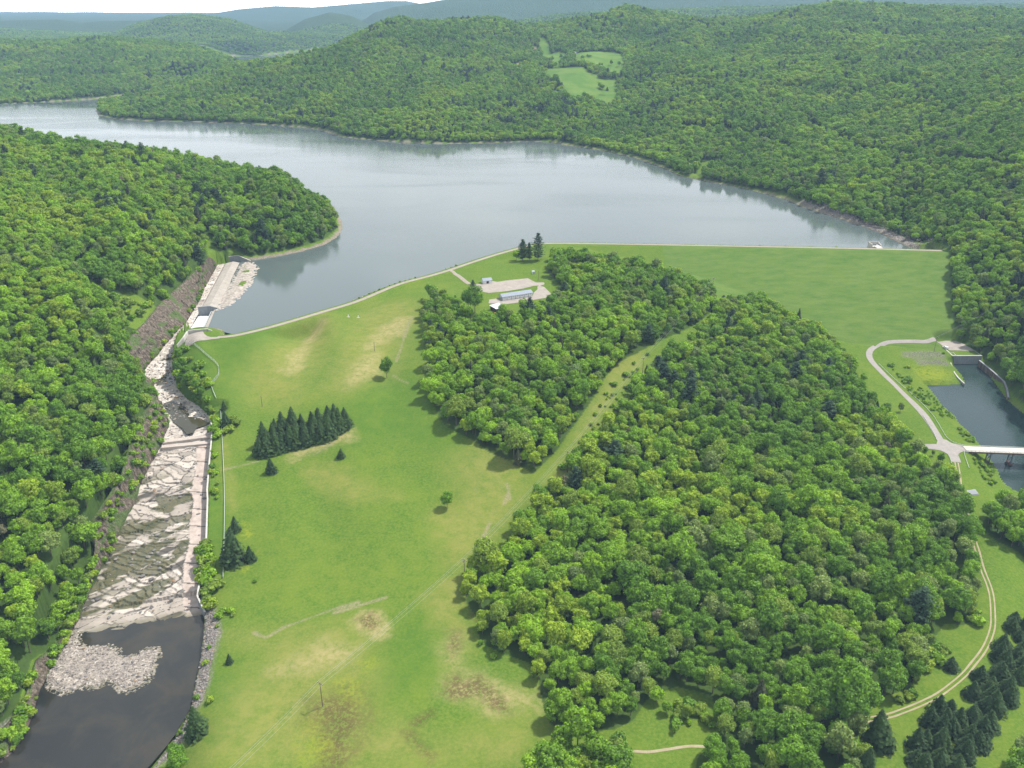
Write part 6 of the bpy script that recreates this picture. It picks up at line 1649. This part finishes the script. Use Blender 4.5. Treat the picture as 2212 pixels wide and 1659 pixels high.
# around the junction and the riverside
for u, v, px, k, lb in ((1994, 985, 26, 4, "dark round tree at the wood's corner by the side road"), (2030, 1003, 28, 5, "dark tree beside the junction's lower left corner"), (2014, 985, 14, 8, "thin grey-green tree at the roadside by the junction"),
                        (1944, 890, 22, 8, "grey-green tree leaning over the concrete ditch west of the loop road")):
    solo_tree("broadleaf_tree", BROAD[k], (u, v), px, lb, wide=.9)
for uv, px, lb in ((crop6([(2030, 1350)])[0], 1, ""),): pass
UND = []
def bushes(spec, label, group, tone=None, s0=.7, s1=1.5, cat="bush"):
    r_ = random.Random(len(label) * 3 + len(spec))
    if cat == "stuff":
        for u, v in spec:
            UND.append((*ground(u, v), r_.uniform(s0, s1), r_.randrange(5) if tone is None else tone, r_.uniform(0, 6)))
        return
    for u, v in spec:
        k = r_.randrange(5) if tone is None else tone
        p = ground(u, v); s = r_.uniform(s0, s1)
        plant("bush", BUSH[k], p[0], p[1], p[2] - .15, s * r_.uniform(.9, 1.3), s, r_.uniform(0, 6), label, cat, group)
def inside_poly(uvpoly, n, seed):
    r_ = np.random.default_rng(seed); q = np.array(uvpoly, float)
    c = r_.uniform(q.min(0), q.max(0), (n * 8, 2)); c = c[poly_sd(c, q, 500) < 0][:n]
    return [tuple(x) for x in c]
bushes(inside_poly(crop4([(1085, 730), (1130, 720), (1230, 800), (1290, 900), (1300, 1000), (1340, 1090), (1345, 1200), (1300, 1180), (1270, 1110), (1200, 1050), (1110, 980), (1080, 880)]), 64, 5), "dense green bush on the steep bank between channel and fence", "bushes on the bank inside the fence", None, 1.1, 2.3)
for u, v in crop4([(1105, 800), (1130, 850), (1150, 900), (1180, 950), (1210, 990), (1245, 1030), (1100, 880), (1160, 960)]):
    solo_tree("broadleaf_tree", BROAD[random.Random(int(u + v)).choice([4, 5, 0])], (u, v), 28, "dark leafy tree overhanging the channel from the bushy bank", wide=1.0, group="trees on the bank above the channel bend")
bushes(inside_poly(crop4([(1310, 1180), (1345, 1180), (1360, 1280), (1310, 1300), (1300, 1240)]), 12, 6), "round green bush between the sill and the rail fence", "bushes by the sill", 2, 1.3, 2.1)
bushes(crop4([(1440, 1180), (1460, 1200), (1425, 1235), (1395, 1250), (1410, 1240)]), "pale flowering bush beside the two small conifers", "pale bushes by the conifers", 3, 1.2, 1.9)
bushes(inside_poly(crop4([(1295, 1310), (1340, 1310), (1370, 1659), (1290, 1659)]), 16, 7), "scrubby bush on the strip between retaining wall and rail fence", "bushes on the strip by the wall", None, .6, 1.3)
bushes(inside_poly(crop7([(1235, 270), (1300, 260), (1330, 430), (1400, 560), (1420, 620), (1330, 680), (1270, 680), (1220, 560), (1235, 460)]), 30, 8), "leafy bush crowding the lower end of the retaining wall", "bushes at the lower wall end", None, 1.3, 2.6)
bushes(crop7([(1575, 510), (1440, 720), (1430, 700), (1350, 730), (1340, 790), (1290, 920), (1270, 1020), (1215, 1230), (1120, 1450), (1100, 1440), (1090, 1460), (1380, 700), (1300, 1250), (1170, 1380), (1150, 1350)]), "bush dotted along the stony right bank of the pool", "bushes along the stony pool bank", None, .7, 1.7)
bushes(inside_poly(crop7([(600, 100), (760, 60), (760, 140), (680, 260), (620, 420), (540, 560), (480, 700), (420, 820), (360, 880), (480, 620), (580, 320)]), 34, 9), "bush growing on the brown rocky slope left of the bare bedrock", "bushes on the left rocky slope", None, .9, 2.0)
bushes(inside_poly(crop4([(920, 1100), (1040, 1180), (1000, 1320), (860, 1560), (800, 1520), (900, 1250)]), 30, 10), "bush clinging to the brown rock slope opposite the fence", "bushes on the upper rock slope", None, .9, 2.0)
bushes(inside_poly(crop4([(560, 370), (700, 400), (950, 470), (900, 540), (760, 580), (680, 500), (560, 400)]), 40, 12), "bush scattered over the small grassy clearing on the left hill", "bushes of the hill clearing", None, 1.0, 2.8, cat="stuff")
bushes([(u, v) for u, v in zip(np.linspace(600, 1095, 46), np.interp(np.linspace(600, 1095, 46), [600, 700, 774, 859, 929, 971, 1016, 1069, 1095], [697, 667.5, 645, 611, 592, 579.5, 563, 546.5, 539]))], "low shrub on the riprap edge between crest road and lake", "shrubs on the crest's lake edge", None, .35, .75, cat="stuff")
bushes([(u, v) for u, v in zip(np.linspace(1200, 2000, 30), np.linspace(523.6, 537, 30))], "tiny shrub along the far straight edge of the crest road", "shrubs on the straight crest edge", None, .25, .5, cat="stuff")
bushes(inside_poly(cropO([(410, 440), (480, 450), (560, 560), (700, 690), (860, 830), (1000, 940), (960, 980), (800, 850), (640, 720), (480, 520)]), 40, 13), "green shrub on the wet bank between loop road and pond", "shrubs between loop road and pond", None, .6, 1.2, cat="stuff")
bushes(cropO([(600, 620), (625, 600), (640, 625)]), "rounded dark shrub alone at the pond's upper corner", "dark shrub clump at the pond corner", 1, 1.5, 2.0)
bushes(cropO([(440, 460), (470, 470), (600, 478), (640, 480), (980, 345)]), "low shrub at the foot of the loop road's grass bank", "low shrubs below the loop", None, .8, 1.2)
bushes(inside_poly(cropO([(700, 640), (800, 680), (900, 790), (1000, 880), (1110, 990), (1080, 1010), (950, 920), (820, 790), (720, 700)]), 60, 14), "leafy water plant clump along the pond's weedy edge", "weed clumps at the pond edge", 1, .3, .7, cat="stuff")
bushes(inside_poly(cropO([(1100, 1060), (1200, 1110), (1320, 1230), (1250, 1240), (1150, 1150)]), 24, 15), "shrub on the river bank above the bridge", "shrubs above the bridge", None, .6, 1.1, cat="stuff")
bushes(inside_poly(cropO([(1260, 1380), (1380, 1400), (1500, 1530), (1530, 1640), (1450, 1659), (1330, 1520)]), 40, 16), "shrub on the rough bank between track and river below the bridge", "shrubs below the bridge", None, .5, 1.2, cat="stuff")
bushes(inside_poly(crop5([(1700, 960), (1850, 820), (1900, 800), (1960, 790), (1900, 920), (1740, 1080), (1600, 1280), (1480, 1460), (1400, 1460), (1560, 1240)]), 46, 17), "scrub bush in the cleared strip under the power line", "scrub under the power line", None, .4, 1.1, cat="stuff")
bushes(crop5([(1420, 1470), (1945, 770), (1740, 960), (1755, 1110), (1810, 900)]), "larger bush in the cleared strip beside a pole", "larger bushes under the power line", 0, 1.1, 1.8)
bushes(inside_poly(crop8([(1000, 420), (1100, 640), (1000, 1000), (1060, 1060), (1250, 1090), (1270, 1180), (1150, 1130), (900, 950), (860, 800), (930, 500)]), 10, 18), "small bush on the shaded edge between lower wood and meadow", "bushes at the lower wood edge", None, .5, 1.2)
bushes(inside_poly(crop9([(1560, 900), (1760, 850), (1750, 1010), (1560, 1090), (1540, 1240), (1380, 1270), (1520, 1130)]), 40, 19), "bush on the grassy slope inside the dirt track's curve", "bushes inside the track curve", None, .7, 1.9)
bushes(inside_poly(crop9([(1860, 700), (1960, 720), (1940, 820), (1880, 800)]), 8, 20), "bush between the wood corner and the track", "bushes at the wood corner", None, 1.0, 2.0)
bushes(inside_poly(crop9([(10, 1240), (230, 1280), (330, 1380), (200, 1470), (0, 1470)]), 14, 21), "bush in the small clearing of the lower wood", "bushes in the lower clearing", None, .9, 2.0)
bushes(inside_poly(crF([(1320, 390), (1360, 385), (1440, 370), (1500, 385), (1440, 395), (1340, 410)]), 8, 22), "far hedge bush in the hill meadow", "hedge bushes in the hill meadow", 1, 2.0, 3.0)
for (x, y), px in zip(crF([(1555, 505), (1585, 503), (1698, 492), (1795, 505), (970, 440), (1080, 425), (1180, 380), (1230, 390), (790, 300), (1100, 330)]), (9, 8, 13, 13, 12, 14, 16, 12, 11, 12)):
    solo_tree("broadleaf_tree", BROAD[4], (x, y), px, "far dark tree standing in the bright hill meadow", wide=1.0, group="trees dotted in the hill meadow")

BK = bpy.data.collections.new("undergrowth_kinds")
for k, b in enumerate(BUSH): BK.objects.link(bpy.data.objects.new("undergrowth_%d" % k, b[3]))
for (c_,) in LOWCUT: UND.append((c_[0], c_[1], c_[2], rs.uniform(.7, 1.9), rs.randrange(5), rs.uniform(0, 6)))
UND = np.array(UND)
scatter("undergrowth", UND[:, :3] - [0, 0, .15], UND[:, 3:4] * [1.1, 1.1, 1], UND[:, 5], UND[:, 4].astype(int), BK, "low scrub and weeds along crest, banks and cleared strip")

for (x, y), px, k, w_ in (((1995, 1250), 34, 2, "left"), ((2060, 1320), 26, 0, "middle"), ((2185, 1350), 30, 6, "right"), ((2110, 1440), 16, 3, "smallest")):
    solo_tree("broadleaf_tree", BROAD[k], crop8([(x, y)])[0], px, f"{w_} one of the young trees alone in the small grassy clearing", wide=1.0)
# poles and lines
def pole(label, uv, px, arm=True, rz=0.0, tr=False):
    p = ground(*uv)
    _, _, f = project(*p)
    hm = px / FPX * f / max(.3, math.cos(math.atan2(CAMZ - p[2], math.hypot(p[0], p[1]))))
    o = thing("utility_pole", label, "utility pole", tuple(p), rz)
    MB().tube([(0, 0, -1), (0, 0, hm)], .24, 8, .15).build("pole", MAT['post'], o)
    tops = []
    if arm:
        ar = MB().box(-1.7, 1.7, -.12, .12, hm - .9, hm - .62).build("crossarm", MAT['post'], o)
        for x in (-1.55, 0, 1.55):
            zt = hm - .62 if x else hm
            MB().lathe([(.08, 0), (.12, .12), (.06, .32)], 8, (x, 0, zt)).build("insulator", MAT['roof_white'], ar)
            c_, s_2 = math.cos(rz), math.sin(rz)
            tops.append(np.array((p[0] + x * c_, p[1] + x * s_2, p[2] + zt + .32)))
        if tr: MB().lathe([(.0, 0), (.38, .02), (.4, .9), (.2, 1.05)], 12, (.55, 0, hm - 2.3)).build("transformer", MAT['steel'], o)
    else:
        MB().tube([(0, 0, hm - .5), (.9, 0, hm - .2)], .07, 6).build("lamp_arm", MAT['steel'], o)
        tops.append(np.array((p[0], p[1], p[2] + hm)))
    return tops
def ang(a, b):
    pa, pb = ground(*a), ground(*b)
    return math.atan2(pb[1] - pa[1], pb[0] - pa[0]) + math.pi / 2
uvs = [(440, 1795), (697, 1526), (1003.5, 1245), (1225, 1019), (1388, 806), (1538, 640)]
tops = [pole("", uvs[0], 60, True, ang(uvs[0], uvs[1])),
        pole("slim pole on the straw-coloured lower meadow, nearest the bottom", uvs[1], 49, True, ang(uvs[0], uvs[2])),
        pole("pole with transformer where wood and meadow meet", uvs[2], 36, True, ang(uvs[1], uvs[3]), True),
        pole("pole at the lower mouth of the cleared strip", uvs[3], 44, True, ang(uvs[2], uvs[4])),
        pole("farthest pole, at the top of the cleared strip", uvs[4], 33, True, ang(uvs[3], uvs[5])),
        pole("", uvs[5], 40, True, ang(uvs[4], uvs[5]))]
for o in [o for o in COL.objects if o.name.startswith("utility_pole") and not o.get("label")]:
    o["label"] = "pole of the line standing below the picture's lower edge" if o.location.y < 320 else "pole hidden among the trees beyond the cleared strip"
def wire(label, pts, sag=1.2, r_=.04):
    m = []
    for a, b in zip(pts[:-1], pts[1:]):
        for t in np.linspace(0, 1, 13)[:-1]:
            q = a * (1 - t) + b * t; q = q.copy(); q[2] -= sag * 4 * t * (1 - t); m.append(q)
    m.append(pts[-1])
    o = MB().tube(m, r_, 5).build("power_line", MAT['wire'])
    tag(o, label, "wire", "wires of the meadow power line" if "meadow" in label else None)
for k, nm in enumerate(("left", "middle", "right")): wire(f"{nm} wire of the pole line crossing meadow and cleared strip", [t[k] for t in tops])
pole("short pole alone on the upper meadow above the spruce row", (566.5, 878), 23, False)
pole("thin pole alone on the bleached upper meadow", (809, 758), 19, False)
pole("lamp pole at the edge of the gravel yard", cropB([(1563, 955)])[0], 21, False)
t1 = pole("leaning timber pole beside the white van at the outlet", cropO([(890, 315)])[0], 32, True, .3)
e_ = on_level(2300, 575, 62)
for k, nm in enumerate(("near", "middle", "far")): wire(f"{nm} wire from the outlet pole to the right hillside", [t1[k], e_ + np.array((0, k * 1.4, -k * 1.0))], 3.0, .045)

# ------------------------------------------------------------------ the air between
hz = NT('air')
hv = hz.n("ShaderNodeVolumePrincipled")
hv.inputs['Color'].default_value = (.46, .70, 1.0, 1)
hv.inputs['Density'].default_value = 4.8e-5
hv.inputs['Anisotropy'].default_value = 0.0
hz.l(hv.outputs[0], hz.out.inputs['Volume'])
_top = max(float(Z.max()) + 45, CAMZ + 30)
hb = MB().box(-19000, 19000, 60, 17000, float(Z.min()) - 1, _top)
hb.v = [(x, y if y > 1000 else -600, z) for x, y, z in hb.v]
tag(hb.build("haze", hz.m), kind='stuff', label="thin blue summer haze over the far hills")
